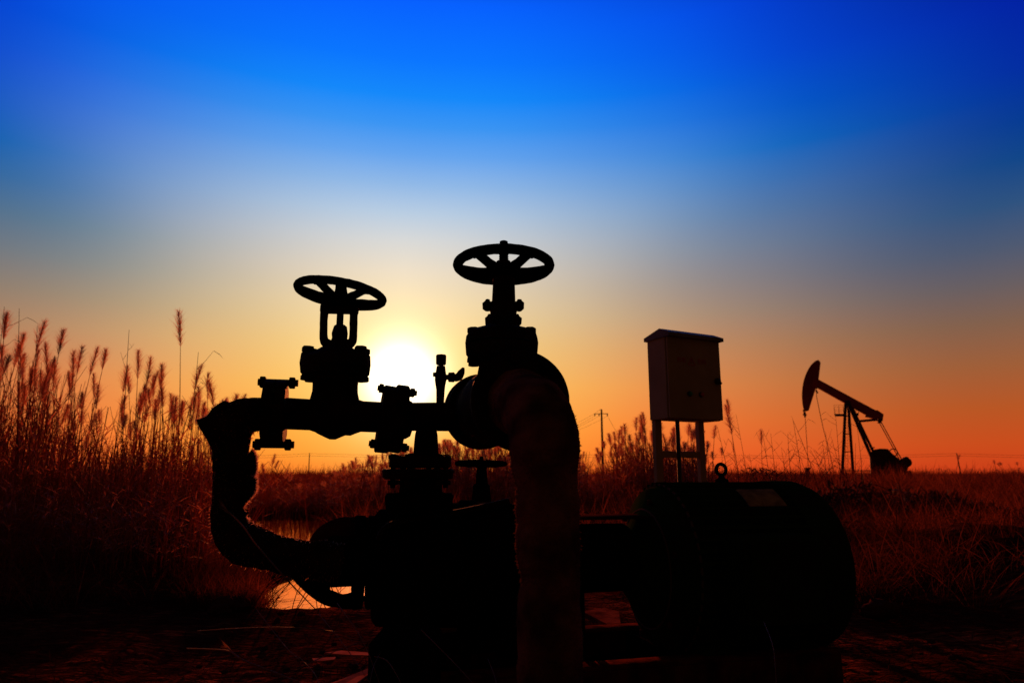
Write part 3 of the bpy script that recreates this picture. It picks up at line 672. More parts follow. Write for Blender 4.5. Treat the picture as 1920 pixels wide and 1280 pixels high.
for px, mt, nm, xx in ((1296, 'green_plastic', 'start_button', 0.155), (1321, 'red_plastic', 'stop_button', 0.247)):
    z_ = at(px, 739, 4.1).z
    MB().lathe(cp(xx, 0, z_), -V, [(0, .016), (.006, .0165), (.009, .014)], 20).build('button_collar', 'black_plastic', door)
    MB().lathe(cp(xx + 0.001, -0.009, z_), -V, [(0, .0115), (.008, .0115), (.011, .009)], 18).build(nm, mt, door)
zc_ = at(1304, 677, 4.08).z; cxx = 0.185
mb = MB()
tri = [(0, 0.026), (-0.028, -0.022), (0.028, -0.022)]
for i in range(3):
    a_, b_ = tri[i], tri[(i + 1) % 3]; mb.beam(cp(cxx + a_[0], -0.0015, zc_ + a_[1]), cp(cxx + b_[0], -0.0015, zc_ + b_[1]), 0.0045, 0.0022, V)
bz = [(0.003, 0.012), (-0.004, -0.001), (0.003, -0.001), (-0.002, -0.014)]
for i in range(3): mb.beam(cp(cxx + bz[i][0], -0.0015, zc_ + bz[i][1]), cp(cxx + bz[i + 1][0], -0.0015, zc_ + bz[i + 1][1]), 0.004, 0.0022, V)
wt = mb.build('warning_triangle', 'red_print', door)
def txt(s_, a_, z_, size):
    cu = bpy.data.curves.new('lettering', 'FONT'); cu.body = s_; cu.size = size; cu.align_x = 'CENTER'; cu.align_y = 'CENTER'; cu.extrude = 0.0006
    tmp = bpy.data.objects.new('tmp', cu); C.objects.link(tmp); bpy.context.view_layer.update()
    me = bpy.data.meshes.new_from_object(tmp.evaluated_get(bpy.context.evaluated_depsgraph_get())); bpy.data.objects.remove(tmp)
    rot = Matrix((U, Vector((0, 0, 1)), -V)).transposed().to_4x4()
    rot.translation = cp(a_, -0.0012, z_) - ORG[cc.name]; me.transform(rot); me.materials.clear(); me.materials.append(MATS['red_print'])
    ob = bpy.data.objects.new('lettering', me); C.objects.link(ob); ob.parent = door
txt('\u6709\u7535', 0.105, zc_ + 0.002, 0.036); txt('\u5371\u9669', 0.268, zc_ + 0.002, 0.036)
for a_ in (0.034, 0.372):
    MB().box(cp(a_, D_ - 0.03 if a_ > .1 else D_ - 0.022, zb / 2), 0.046 if a_ > .1 else 0.05, 0.035, zb, AX, 0.003).build('leg', 'cabinet_paint', cc)
zz = at(1275, 851, 4.15).z
MB().box(cp(0.19, D_ - 0.03, zz), 0.32, 0.02, 0.04, AX, 0.002).build('cross_bar', 'cabinet_paint', cc)
q_ = at(1274, 800, 4.1); dd = Vector((q_.x, q_.y, 0)) - cp(0, 0, 0)
MB().lathe(cp(dd.dot(U), 0.07, 0), (0, 0, 1), [(0, .0135), (zb + .01, .0135)], 14).build('conduit', 'black_plastic', cc)

# ------------------------------------------------------------------ pumpjack
YJ = 45.0; kj = YJ / FP
JC = at(1600, 880, YJ); JD = Vector((JC.x, JC.y, 0)).normalized()          # the machine is seen side on
def J(px, py, dy=0.0):
    d = at(px, py, 1.0) - Vector((0, 0, EYE)); t = JD.dot(JC) / JD.dot(d)
    return Vector((0, 0, EYE)) + d * t + JD * dy
JX = (Vector((JD.y, -JD.x, 0)), JD, Vector((0, 0, 1)))
pj = thing('pumpjack', Vector((J(1600, 880).x, YJ, 0)), 'distant dark red oil pumpjack with its horse head raised, in the right field', 'pumpjack')
hh_ = [(1535, 675.6), (1538.4, 679.3), (1536.5, 695), (1534.6, 711), (1532, 727), (1529, 728), (1522.5, 748), (1516, 769), (1508, 771), (1505.8, 762), (1504.6, 753.5), (1504, 744), (1504.2, 735), (1505.2, 725), (1506.9, 716), (1509.4, 707.5), (1512.5, 699.5), (1516.3, 692), (1520.9, 685.2), (1525.6, 680.2), (1530.3, 676.8)]
hd = MB().poly([J(x, y) for x, y in hh_], JD, 0.55).build('horse_head', 'pumpjack_paint', pj, smooth=False)
mb = MB(); mb.poly([J(*q) for q in ((1528, 708), (1644, 770.5), (1638, 786), (1526, 723.5))], JD, 0.42); wbm = mb.build('walking_beam', 'pumpjack_paint', pj, smooth=False)
MB().poly([J(*q) for q in ((1641, 769.5), (1645, 769.2), (1656.5, 777), (1655, 788.5), (1646, 789.5), (1632, 783), (1622, 781), (1624, 776))], JD, 0.6).build('tail_block', 'pumpjack_paint', wbm, smooth=False)
mb = MB().beam(J(1609.5, 789.5), J(1648, 786), 4.0 * kj, 0.35, JD); mb.beam(J(1649, 789, -1.0), J(1649, 789, 1.0), 5 * kj, 0.22, (1, 0, 0)); mb.build('equalizer', 'pumpjack_steel', pj)
MB().box(J(1589, 755), 9 * kj, 0.8, 7 * kj, JX).build('saddle_bearing', 'pumpjack_steel', pj)
gy = 906
for a_, b_, wd_, d0, d1 in (((1585.5, 757), (1579, gy), 5.2, -.2, -1.2), ((1590.5, 757), (1601, gy), 5.2, .2, 1.2), ((1591, 757), (1640, 872), 5.6, -.2, -.9), ((1597, 762), (1645, 860), 4.8, .2, .9)):
    MB().beam(J(*a_, d0), J(*b_, d1), wd_ * kj, 0.16, JD).build('samson_post_leg', 'pumpjack_steel', pj)
for a_, b_, w_ in (((1583, 779.5), (1591, 779.5), 1.6), ((1583, 813), (1594, 813), 1.6), ((1581, 847), (1597, 846), 1.6), ((1580, 882), (1632, 882), 1.6), ((1617, 815), (1622, 812), 2), ((1632, 842), (1640, 838), 2)):
    MB().beam(J(*a_), J(*b_), w_ * kj, 0.1, JD).build('cross_brace', 'pumpjack_steel', pj)
mb = MB()
for x0, x1 in ((1586, 1585.5), (1590, 1590)): mb.beam(J(x0, 778, -.5), J(x1, 890, -.9), 0.55 * kj, 0.03, JD)
for i in range(19): mb.beam(J(1586, 782 + i * 5.5, -.7), J(1590, 782 + i * 5.5, -.7), 0.5 * kj, 0.03, JD)
mb.build('ladder', 'pumpjack_steel', pj)
mb = MB()
for x0, x1, y0 in ((1565, 1582, 778), (1600, 1610, 776.5)):
    mb.beam(J(x0, y0), J(x1, y0), 1.5 * kj, 1.6, JD)
    for x_ in (x0, (x0 + x1) / 2, x1): mb.beam(J(x_, y0, -.75), J(x_ - 1, y0 - 17, -.75), 0.4 * kj, 0.03, JD); mb.beam(J(x_, y0, .75), J(x_ - 1, y0 - 17, .75), 0.4 * kj, 0.03, JD)
    for yy in (8.5, 17): mb.beam(J(x0 - 1, y0 - yy, -.75), J(x1 - 1, y0 - yy, -.75), 0.4 * kj, 0.03, JD); mb.beam(J(x0 - 1, y0 - yy, .75), J(x1 - 1, y0 - yy, .75), 0.4 * kj, 0.03, JD)
mb.build('platform', 'pumpjack_steel', pj)
for dy in (-1.0, 1.0):
    MB().beam(J(1649, 789, dy), J(1689, 862, dy), 1.5 * kj, 0.10, JD).build('pitman_arm', 'pumpjack_steel', pj)
    cr = MB().poly([J(x, y, dy) for x, y in ((1660, 872), (1668, 866), (1690, 862), (1696, 856), (1701, 857), (1703, 866), (1700, 880), (1690, 888), (1675, 886))], JD, 0.25).build('crank', 'pumpjack_steel', pj, smooth=False)
    MB().lathe(J(1697, 867, dy - .25), JD, [(0, 8.5 * kj), (.5, 8.5 * kj)], 28).build('counterweight', 'pumpjack_steel', cr)
mb = MB().poly([J(x, y) for x, y in ((1630, 850), (1637, 843), (1650, 841), (1664, 841.5), (1672, 850), (1684, 860), (1690, 872), (1694, 908), (1634, 908))], JD, 1.1)
mb.build('gear_case', 'pumpjack_steel', pj, smooth=False)
MB().torus(J(1674, 848.5, -.8), 6.2 * kj, 0.9 * kj, JD, 28, 8).build('brake_wheel', 'pumpjack_steel', pj)
MB().box(J(1702, 886), 10 * kj, .8, 8 * kj, JX).build('drive_motor', 'pumpjack_steel', pj)
mb = MB()
mb.tube([J(1506, 768, -.12), J(1508.5, 778, -.12)], 0.03, 6); mb.tube([J(1506, 768, .12), J(1508.5, 778, .12)], 0.03, 6)
mb.beam(J(1505.5, 777), J(1512.5, 777), 2.2 * kj, 0.4, JD); mb.beam(J(1509, 772), J(1509.5, 782), 3.2 * kj, 0.2, JD)
mb.build('bridle', 'pumpjack_steel', pj)
MB().tube([J(1509.5, 780), J(1514, 845), J(1516.5, 903)], 0.019, 6).build('polished_rod', 'pumpjack_steel', pj)
mb = MB().tube([J(1531, 727), J(1531, 743)], 0.02, 6); mb.beam(J(1530, 731), J(1533, 737), 3 * kj, 0.12, JD); mb.tube([J(1531, 743), J(1543, 800), J(1556, 850), J(1567, 903)], 0.022, 6, 4); mb.build('hanging_cable', 'pumpjack_steel', pj)
MB().lathe(J(1516.5, 908), (0, 0, 1), [(0, .25), (.5, .25), (.55, .15), (1.0, .15), (1.02, .22), (1.1, .22)], 16).build('well_head', 'pumpjack_steel', pj)

# ------------------------------------------------------------------ power poles and lines
YP = 95.0
def make_pole(x, y, h, label, r=0.15, arms=True, lean=0.0, group=None, cat='utility pole'):
    o = thing('utility_pole', Vector((x, y, -0.3)), label, cat, group)
    MB().tube([Vector((x, y, -0.3)), Vector((x - lean, y, h))], [r * 1.35, r * 0.85], 12).build('pole', 'concrete', o)
    tops = []
    if arms:
        MB().beam(Vector((x - lean - 1.0, y + .25, h - .62)), Vector((x - lean + .85, y - .2, h - .62)), .09, .09).build('crossarm', 'pumpjack_steel', o)
        for dx in (-.95, -.35, .8):
            MB().lathe(Vector((x - lean + dx, y, h - .95)), (0, 0, 1), [(0, .05), (.1, .1), (.16, .05), (.24, .1), (.33, .04)], 10).build('insulator', 'pumpjack_steel', o); tops.append(Vector((x - lean + dx, y, h - .9)))
        MB().beam(Vector((x - lean - .35, y, h - .15)), Vector((x - lean, y, h + .02)), .05, .05).build('top_bracket', 'pumpjack_steel', o); tops.append(Vector((x - lean - .35, y, h - .2)))
    else: tops = [Vector((x - lean, y, h - .1)), Vector((x - lean, y, h - .7))]
    return o, tops
pt = at(1125, 767, YP)
o1, t1 = make_pole(at(1131, 894, YP).x, YP, pt.z, 'tall slim utility pole with one crossarm, beside the reeds behind the wrapped riser', lean=at(1131, 894, YP).x - pt.x - 0.2, r=0.14)
pt2 = at(1002, 806, 140.0)
o2, t2 = make_pole(pt2.x, 140.0, pt2.z, 'slim utility pole with one crossarm far beyond the wrapped riser', r=0.14)
def wire(a, b, sag, r, label, group):
    pts = [a.lerp(b, i / 16) - Vector((0, 0, sag * 4 * (i / 16) * (1 - i / 16))) for i in range(17)]
    tag(MB().tube(pts, r, 5).build('power_line', 'cable_black'), label, 'power line', group)
for a, b in zip(t1, t2): wire(a, b, 1.1, 0.014, 'thin cable hanging from the crossarm pole beside the wrapped riser', 'cables of the crossarm pole')
tg = at(1150, 838, YP); wire(t1[2], Vector((tg.x + 4, YP - 1, 0)), 0.2, 0.018, 'stay wire slanting down to the right of the crossarm pole', None)
far = []
for px, top, lb in ((300, 848, 'far bare pole beyond the left reed bed'), (581, 849, 'far bare pole seen under the left gate valve'), (1232, 849, 'far bare pole hidden behind the cabinet leg'), (1797, 849, 'far bare pole on the horizon right of the pumpjack'), (2300, 849, 'far bare pole beyond the right edge')):
    q = at(px, top, 190.0); far.append(make_pole(q.x, 190.0, q.z, lb, r=0.13, arms=False, lean=0.5 if px == 1797 else 0.1, group=None)[1])
for i in range(len(far) - 1):
    for k in (0, 1): wire(far[i][k], far[i + 1][k], 0.7, 0.03, 'thin far cable strung low across the horizon between bare poles', 'far cables along the horizon')

# ------------------------------------------------------------------ reeds
def arr(mb): return np.array([tuple(v) for v in mb.v], dtype=np.float32), mb.f
def blade(mb, p0, d0, ln, wd, bend, q, segs=4, side=None):
    """tapering leaf that curves by gravity"""
    d = d0.normalized(); s_ = side or d.cross(Vector((q.uniform(-1, 1), q.uniform(-1, 1), .3))).normalized()
    vs = []; p = p0.copy()
    for i in range(segs + 1):
        w_ = wd * (1 - (i / segs) ** 1.5) * (0.6 + 0.4 * min(1, i * 1.2)) + wd * 0.04
        vs += [p - s_ * w_ / 2, p + s_ * w_ / 2]
        p = p + d * (ln / segs); d = (d + Vector((0, 0, -bend / segs))).normalized()
    mb.add(vs, [(2 * i, 2 * i + 1, 2 * i + 3, 2 * i + 2) for i in range(segs)])
def reed_parts(seed, plume=True, leaves=7, fl=None, bend=0.12, dens=1.0):
    """unit reed: 2.2 m tall, stem + leaves in one mesh, plume in another"""
    q = random.Random(seed); H = 2.2
    st = MB(); lean = Vector((q.uniform(-1, 1), q.uniform(-1, 1), 0)) * bend
    axis = lambda t: Vector((lean.x * t * t * H, lean.y * t * t * H, H * t))
    ph = (q.uniform(0.28, 0.40) if fl is None else fl) if plume else 0.0
    top = 1 - ph / H
    pts = [axis(t * top) for t in (0, .25, .5, .75, 1)]
    st.tube(pts, [0.0056, 0.0052, 0.0045, 0.0035, 0.0022], 4)
    for i in range(leaves):
        t = q.uniform(0.12, 0.82) * top; a_ = q.uniform(0, 6.28)
        up = q.uniform(0.9, 2.6)
        blade(st, axis(t), Vector((math.cos(a_), math.sin(a_), up)), q.uniform(0.18, 0.42), q.uniform(0.008, 0.015), q.uniform(0.3, 2.2), q, 4)
    pm_ = None
    if plume:
        pm_ = MB(); base = axis(top); tip = axis(1.0); ax_ = (tip - base); wind = Vector((q.uniform(-.5, .7), q.uniform(-.4, .4), 0)); 
        pm_.tube([base, base + ax_ * .5, base + ax_ * .95 + wind * 0.02], [0.0018, 0.0012, 0.0004], 3)
        nb = int(260 * dens)
        for i in range(nb):
            t = (i / nb) ** 0.9; a_ = q.uniform(0, 6.28); env = (0.35 + 0.65 * min(1, t / 0.22)) * (1 - t) ** 0.55
            d = Vector((math.cos(a_), math.sin(a_), 0)) * q.uniform(0.12, 0.52) + wind * 0.20 + Vector((0, 0, 1))
            blade(pm_, base + ax_ * t * 0.92 + wind * 0.02 * t * t, d, (0.045 + 0.135 * env) * q.uniform(.45, 1.2), q.uniform(0.0018, 0.0038), q.uniform(0.0, 0.9), q, 2)
    return st, pm_
def mk_mesh(mb, name, material):
    me = bpy.data.meshes.new(name); me.from_pydata([tuple(v) for v in mb.v], [], mb.f); me.materials.append(MATS[material]); return me
VAR = []
for i in range(8):
    st, pmb = reed_parts(100 + i, True, 3 + i % 3, None, 0.03 + 0.010 * i, 1.0); VAR.append((mk_mesh(st, 'stem', 'reed_stem'), mk_mesh(pmb, 'plume', 'reed_plume'), st, pmb))
st, pmb = reed_parts(140, True, 3, 0.66, 0.04, 1.7); VAR.append((mk_mesh(st, 'stem', 'reed_stem'), mk_mesh(pmb, 'plume', 'reed_plume'), st, pmb))
def reed_at(px, py, Yd, label, group, var=None, sc_x=1.0, q=rnd, rz=None):
    top = at(px, py, Yd); gz = ground_z(top.x, Yd); h = top.z - gz
    i = q.randrange(8) if var is None else var; s_ = h / 2.2
    o = bpy.data.objects.new('reed', None); C.objects.link(o); o.empty_display_size = .1
    rz = q.uniform(0, 6.28) if rz is None else rz
    vm = VAR[i][2]; tipv = max((VAR[i][3]).v, key=lambda v: v.z)
    c_, s__ = math.cos(rz), math.sin(rz); off = Vector((tipv.x * c_ - tipv.y * s__, 0, 0)) * s_
    o.location = (top.x - off.x, Yd, gz); o.rotation_euler = (0, 0, rz); w_ = 1.35 * sc_x * (0.75 + 0.25 * s_) ; o.scale = (w_ * s_ ** .3, w_ * s_ ** .3, s_)
    tag(o, label, 'reed', group)
    a_ = bpy.data.objects.new('stem', VAR[i][0]); b_ = bpy.data.objects.new('plume', VAR[i][1])
    for z in (a_, b_): C.objects.link(z); z.parent = o
    return o
GL = 'plumed reeds of the left bed'; LL = 'dry reed with feathery plume in the dense bed at the left edge'
left = [(32, 594), (84, 600), (118, 618), (146, 655), (182, 648), (160, 650), (20, 618), (62, 668), (95, 640), (178, 650), (136, 702), (190, 700), (152, 700), (235, 683), (267, 655), (282, 668), (304, 678), (250, 705), (312, 702),
        (360, 678), (396, 696), (405, 716), (322, 740), (340, 745), (372, 720), (222, 740), (262, 735), (285, 700), (300, 730), (385, 755), (415, 742), (432, 740), (444, 735), (275, 690), (12, 640), (48, 720), (75, 690), (110, 680), (170, 760), (205, 770), (240, 760), (350, 740)]
q = random.Random(21)
SPECIAL = {(84, 600): 'tall slanting plume standing highest among the reeds near the left picture edge', (360, 678): 'broad full plume just below the lone tallest one', (118, 618): 'second highest plume of the left group, right of the slanting one', (182, 648): 'slim plume at the right end of the left group, before the dip in the bed', (267, 655): 'highest plume in the middle group left of the lone tallest one'}
for x, y in left:
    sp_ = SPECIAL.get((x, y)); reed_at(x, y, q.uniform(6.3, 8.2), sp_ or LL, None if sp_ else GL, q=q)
reed_at(350, 588, 6.9, 'lone tallest reed plume rising well above the left bed, close to the wrapped elbow', None, 3, q=q)
def env_left(px):
    xs = [-60, 0, 90, 130, 190, 215, 260, 310, 345, 400, 440, 470, 500]; ys = [600, 610, 625, 650, 690, 730, 690, 700, 710, 715, 745, 800, 850]
    return float(np.interp(px, xs, ys))
for i in range(76):
    px = q.uniform(-30, 450); reed_at(px, env_left(px) + 25 + abs(q.gauss(0, 75)), q.uniform(5.6, 9.0), LL, GL, q=q)
GR = 'plumed reeds of the clump behind the cabinet'; LR = 'dry reed with feathery plume in the clump behind the control cabinet legs'
right = [(1166, 797), (1176, 792), (1190, 781), (1205, 776), (1211, 770), (1147, 812), (1135, 826), (1155, 805), (1128, 838), (1215, 790), (1240, 790), (1268, 795), (1286, 793), (1294, 792), (1255, 812), (1300, 800), (1123, 850), (1197, 800), (1180, 815), (1334, 796), (1322, 850), (1338, 845), (1326, 826)]
for x, y in right: reed_at(x, y, q.uniform(13, 16), LR, GR, q=q, sc_x=1.7)
for i in range(45):
    px = q.uniform(1118, 1325); reed_at(px, float(np.interp(px, [1118, 1140, 1170, 1210, 1300, 1325], [850, 815, 790, 782, 795, 835])) + abs(q.gauss(0, 28)), q.uniform(12.5, 18), LR, GR, q=q, sc_x=1.5)
reed_at(1371, 754, 11.0, 'tall full reed plume standing alone just right of the control cabinet', None, 8, 1.5, q=q)
reed_at(1366, 749, 9.1, 'slim reed plume just behind the full plume right of the cabinet', None, 2, 0.8, q=q)
reed_at(1424, 805, 10.0, 'single short reed plume between the cabinet and the pumpjack', None, 1, 1.0, q=q)
reed_at(1100, 868, 14, 'single low reed plume between the wrapped riser and the crossarm pole', None, 4, 1.3, q=q)
reed_at(1355, 838, 10.0, 'low reed plume beside the motor lifting eye', None, 6, 1.0, q=q)
GH = 'low reed plumes along the right horizon'
for x, y in ((1863, 862), (1884, 868), (1889, 866), (1909, 866), (1791, 852), (1758, 878), (1768, 880), (1812, 878), (1842, 880), (1900, 876), (1740, 884), (1875, 879)): reed_at(x, y, q.uniform(24, 32), 'low reed plume on the horizon at the far right', GH, q=q, sc_x=2.0)
GM = 'plumed reeds beyond the pond'
def env_mid(px): return float(np.interp(px, [430, 470, 500, 520, 560, 600, 630, 660, 700, 740, 800, 860, 900, 960, 1000], [850, 845, 850, 872, 888, 886, 876, 862, 852, 842, 828, 822, 826, 828, 840]))
for i in range(60):
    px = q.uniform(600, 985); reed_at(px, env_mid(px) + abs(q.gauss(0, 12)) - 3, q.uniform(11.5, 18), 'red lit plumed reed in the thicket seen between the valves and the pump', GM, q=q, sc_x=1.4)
for px, py in ((505, 850), (512, 862), (497, 868), (528, 880), (541, 884), (488, 878), (560, 905), (620, 945), (575, 930)): reed_at(px, py, q.uniform(9.8, 11), 'red lit plumed reed on the pond bank below the left valve', 'reeds on the pond bank', q=q, sc_x=1.2)

# merged masses of stems and leaves nobody could count
def merge(name, material, label, items, cat='reeds'):
    """items = list of (MB, location, rz, sx, sz)"""
    cache = {}; V_, F_ = [], []; off = 0
    for mb, loc, rz, sx, sz in items:
        if id(mb) not in cache:
            v, f = arr(mb); cache[id(mb)] = (v, [g for g in f])
        v, f = cache[id(mb)]; c_, s_ = math.cos(rz), math.sin(rz)
        w_ = np.empty_like(v); w_[:, 0] = (v[:, 0] * c_ - v[:, 1] * s_) * sx + loc[0]; w_[:, 1] = (v[:, 0] * s_ + v[:, 1] * c_) * sx + loc[1]; w_[:, 2] = v[:, 2] * sz + loc[2]
        V_.append(w_); F_ += [tuple(i + off for i in g) for g in f]; off += len(v)
    me = bpy.data.meshes.new(name); me.from_pydata(np.concatenate(V_), [], F_); me.materials.append(MATS[material])
    o = bpy.data.objects.new(name, me); C.objects.link(o); return tag(o, label, cat, kind='stuff')
def plumed_items(n, xr, Yr, envf, lo, hi, q, sx):
    out = []
    for _ in range(n):
        px = q.uniform(*xr); Yd = q.uniform(*Yr); t = at(px, envf(px) + q.uniform(lo, hi), Yd); gz = ground_z(t.x, Yd); h = t.z - gz; i = q.randrange(8); rz = q.uniform(0, 6.28)
        for k in (2, 3): out.append((VAR[i][k], (t.x, Yd, gz), rz, sx * (h / 2.2) ** .4, h / 2.2))
    return out
STK = [reed_parts(300 + i, False, (3, 5, 9)[i % 3], bend=0.06 + 0.03 * (i % 5))[0] for i in range(12)]
def stalk_items(n, xr, Yr, envf, lo, hi, q, sx=1.0):
    out = []
    for _ in range(n):
        px = q.uniform(*xr); Yd = q.uniform(*Yr); t = at(px, envf(px) + q.uniform(lo, hi), Yd); gz = ground_z(t.x, Yd)
        if pond_mask(t.x, Yd) > 0.05: continue
        h = t.z - gz
        if h < 0.25: h = 0.25
        out.append((STK[q.randrange(12)], (t.x, Yd, gz), q.uniform(0, 6.28), sx * max(.5, (h / 2.2) ** .5), h / 2.2))
    return out
q = random.Random(5)
merge('reed_bed', 'reed_stem', 'dense mass of dry reed stems and blades filling the left edge', stalk_items(620, (-120, 460), (5.4, 9.5), env_left, 50, 180, q, 1.1) + stalk_items(1250, (-120, 460), (5.0, 9.5), lambda p_: 0.35 * env_left(p_) + 0.65 * 880, 0, 70, q, 1.2) + stalk_items(700, (-120, 410), (3.9, 6.0), lambda p_: 880, 0, 90, q, 1.3))
merge('reed_bed', 'reed_stem', 'dense red lit reed stems in the clump behind the cabinet legs', stalk_items(800, (1112, 1330), (12, 18), lambda p_: float(np.interp(p_, [1112, 1140, 1170, 1210, 1300, 1330], [880, 845, 815, 808, 820, 870])), 5, 70, q, 2.0))
merge('reed_bed', 'reed_stem', 'reed thicket beyond the pond, seen between the valves and the pump', stalk_items(1900, (580, 1100), (10.8, 20), env_mid, 4, 60, q, 1.9) + stalk_items(300, (455, 620), (11.4, 15), lambda p_: 880, 0, 40, q, 2.0) + stalk_items(160, (470, 600), (9.8, 12), env_mid, 10, 60, q))
merge('reed_bed', 'reed_plume', 'farther plumed reeds of the thicket beyond the pond', plumed_items(420, (600, 1100), (11, 20), env_mid, -2, 62, q, 2.0) + plumed_items(60, (1112, 1330), (14, 19), lambda p_: float(np.interp(p_, [1112, 1140, 1170, 1210, 1300, 1330], [870, 840, 812, 800, 812, 860])), 0, 50, q, 1.8))
# grass tufts
def tuft(seed, n=14, h=0.35, w_=0.006, spread=0.10):
    q = random.Random(seed); mb = MB()
    for _ in range(n):
        a_ = q.uniform(0, 6.28); r_ = q.uniform(0, spread); d = Vector((math.cos(a_) * q.uniform(.1, .9), math.sin(a_) * q.uniform(.1, .9), 1))
        blade(mb, Vector((math.cos(a_) * r_, math.sin(a_) * r_, -0.01)), d, h * q.uniform(.4, 1.1), w_ * q.uniform(.6, 1.3), q.uniform(.2, 1.8), q, 3)
    return mb
TF = [tuft(i) for i in range(8)]; TW = [tuft(40 + i, 16, 0.42, 0.012, 0.22) for i in range(6)]
items = []; items2 = []
for _ in range(5200):
    Yd = 3.2 * (30 / 3.2) ** (q.random() ** 0.9); x = q.uniform(-1.0, 1.0) * Yd * 0.85
    if pond_mask(x, Yd) > -0.02: continue
    px = 960 + x / Yd * FP
    if Yd < 4.6 and 430 < px < 1250: continue
    s_ = q.uniform(.5, 1.25) * (0.8 if Yd < 5 else 1.0 + 0.02 * Yd) * (0.35 if 430 < px < 660 and Yd < 12 else 1)
    if Yd > 5: s_ *= 1 + 0.04 * (Yd - 5)
    items.append((TF[q.randrange(8)], (x, Yd, ground_z(x, Yd)), q.uniform(0, 6.28), s_, s_))
merge('grass', 'dry_grass', 'dry tangled grass covering the field', items, 'grass')
for _ in range(5200):
    Yd = 22 * (190 / 22) ** q.random(); x = q.uniform(-1.0, 1.0) * Yd * 0.85
    s_ = q.uniform(.6, 1.5) * (1 + Yd * 0.012); items2.append((TW[q.randrange(6)], (x, Yd, ground_z(x, Yd)), q.uniform(0, 6.28), s_ * 1.6, (0.60 + 0.0055 * Yd) * q.uniform(0.6, 1.6) / 0.42))
merge('far_grass', 'dry_grass', 'far rough grass running out to the horizon', items2, 'grass')
# grass around the pond edge and behind the elbow
items = []
for _ in range(700):
    px, Yd = q.uniform(370, 505), q.uniform(3.2, 4.4)
    t = at(px, 888, Yd)
    if pond_mask(t.x, Yd) > 0.1 and q.random() < .75: continue
    s_ = q.uniform(.3, .6); items.append((TF[q.randrange(8)], (t.x, Yd, ground_z(t.x, Yd)), q.uniform(0, 6.28), s_, s_))
for _ in range(60):
    px, Yd = q.uniform(470, 640), q.uniform(7.5, 10.8); t = at(px, 888, Yd); s_ = q.uniform(.3, .7); items.append((TF[q.randrange(8)], (t.x, Yd, -0.08), q.uniform(0, 6.28), s_ * .5, s_ * 1.3))
merge('pond_grass', 'dry_grass', 'thin grass standing along and in the pond edge', items, 'grass')
# matted straw on the near ground
items = []
def straw_bits(seed):
    q = random.Random(seed); mb = MB()
    for _ in range(8):
        a_ = q.uniform(0, 6.28); blade(mb, Vector((q.uniform(-.15, .15), q.uniform(-.15, .15), 0.006)), Vector((math.cos(a_), math.sin(a_), q.uniform(0, .12))), q.uniform(.08, .3), q.uniform(.002, .004), q.uniform(0, .1), q, 3, Vector((-math.sin(a_), math.cos(a_), .3)).normalized())
    return mb
SB = [straw_bits(i) for i in range(6)]
for _ in range(1500):
    Yd = q.uniform(1.0, 4.5); x = q.uniform(-1, 1) * (Yd * .85 + .3); items.append((SB[q.randrange(6)], (x, Yd, ground_z(x, Yd)), q.uniform(0, 6.28), 1, 1))
merge('straw_litter', 'dark_straw', 'broken straw and litter scattered over the near ground', items, 'straw')

# dark scrub mounds on the horizon
def bush(px, py, Yd, wd, label, q, n=900):
    top = at(px, py, Yd); gz = ground_z(top.x, Yd); h = top.z - gz; mb = MB(); kx = wd * Yd / FP
    th = thing('scrub_bush', Vector((top.x, Yd, gz)), label, 'bush')
    for _ in range(n):
        a_ = q.uniform(0, 6.28); r_ = q.random() ** .5; x_ = math.cos(a_) * r_ * kx / 2; y_ = math.sin(a_) * r_ * kx / 3
        z_ = h * (1 - r_ ** 2.2) * q.uniform(.05, 1) * (0.8 + .3 * noise.noise(Vector((x_ * 1.5, y_, px))))
        d = Vector((q.uniform(-1, 1), q.uniform(-1, 1), q.uniform(-.2, 1.4)))
        blade(mb, Vector((top.x + x_, Yd + y_, gz + z_)), d, q.uniform(.1, .28) * h, q.uniform(.04, .09) * h, .5, q, 2)
    mb.build('foliage', 'bush_leaf', th, smooth=False)
    st = MB()
    for i in range(9):
        a_ = i * .7; e = Vector((top.x + math.cos(a_) * kx * .3, Yd + math.sin(a_) * kx * .2, gz + h * .6)); st.tube([Vector((top.x + math.cos(a_) * .1, Yd, gz)), e], [.02, .008], 5)
    st.build('stem', 'bush_leaf', th)
bush(1425, 868, 26, 150, 'low rounded dark scrub on the horizon right of the control cabinet', q)
bush(1668, 876, 38, 120, 'dark scrub hiding the base of the pumpjack gear case', q)
bush(1500, 880, 30, 110, 'low dark scrub just left of the pumpjack foot', q)
bush(1105, 888, 60, 60, 'small dark scrub on the horizon right of the wrapped riser', q, 500)
bush(1725, 882, 50, 60, 'small dark scrub right of the pumpjack foot', q, 500)
bush(545, 888, 60, 120, 'dark scrub line on the horizon under the left valve', q, 700)

def mound(px, py, Yd, wd, label, q): bush(px, py, Yd, wd, label, q, 2200)
mound(1640, 893, 9.5, 380, 'low dark scrub mound behind the fan end of the motor', q)
mound(1760, 912, 8.0, 300, 'low dark scrub mound in the right field below the pumpjack', q)
mound(1880, 1015, 5.0, 200, 'dark tangled scrub at the right edge of the bare ground', q)
mound(1590, 965, 5.4, 200, 'dark scrub close behind the motor', q)
mound(1720, 892, 34, 90, 'dark scrub at the right foot of the pumpjack', q)
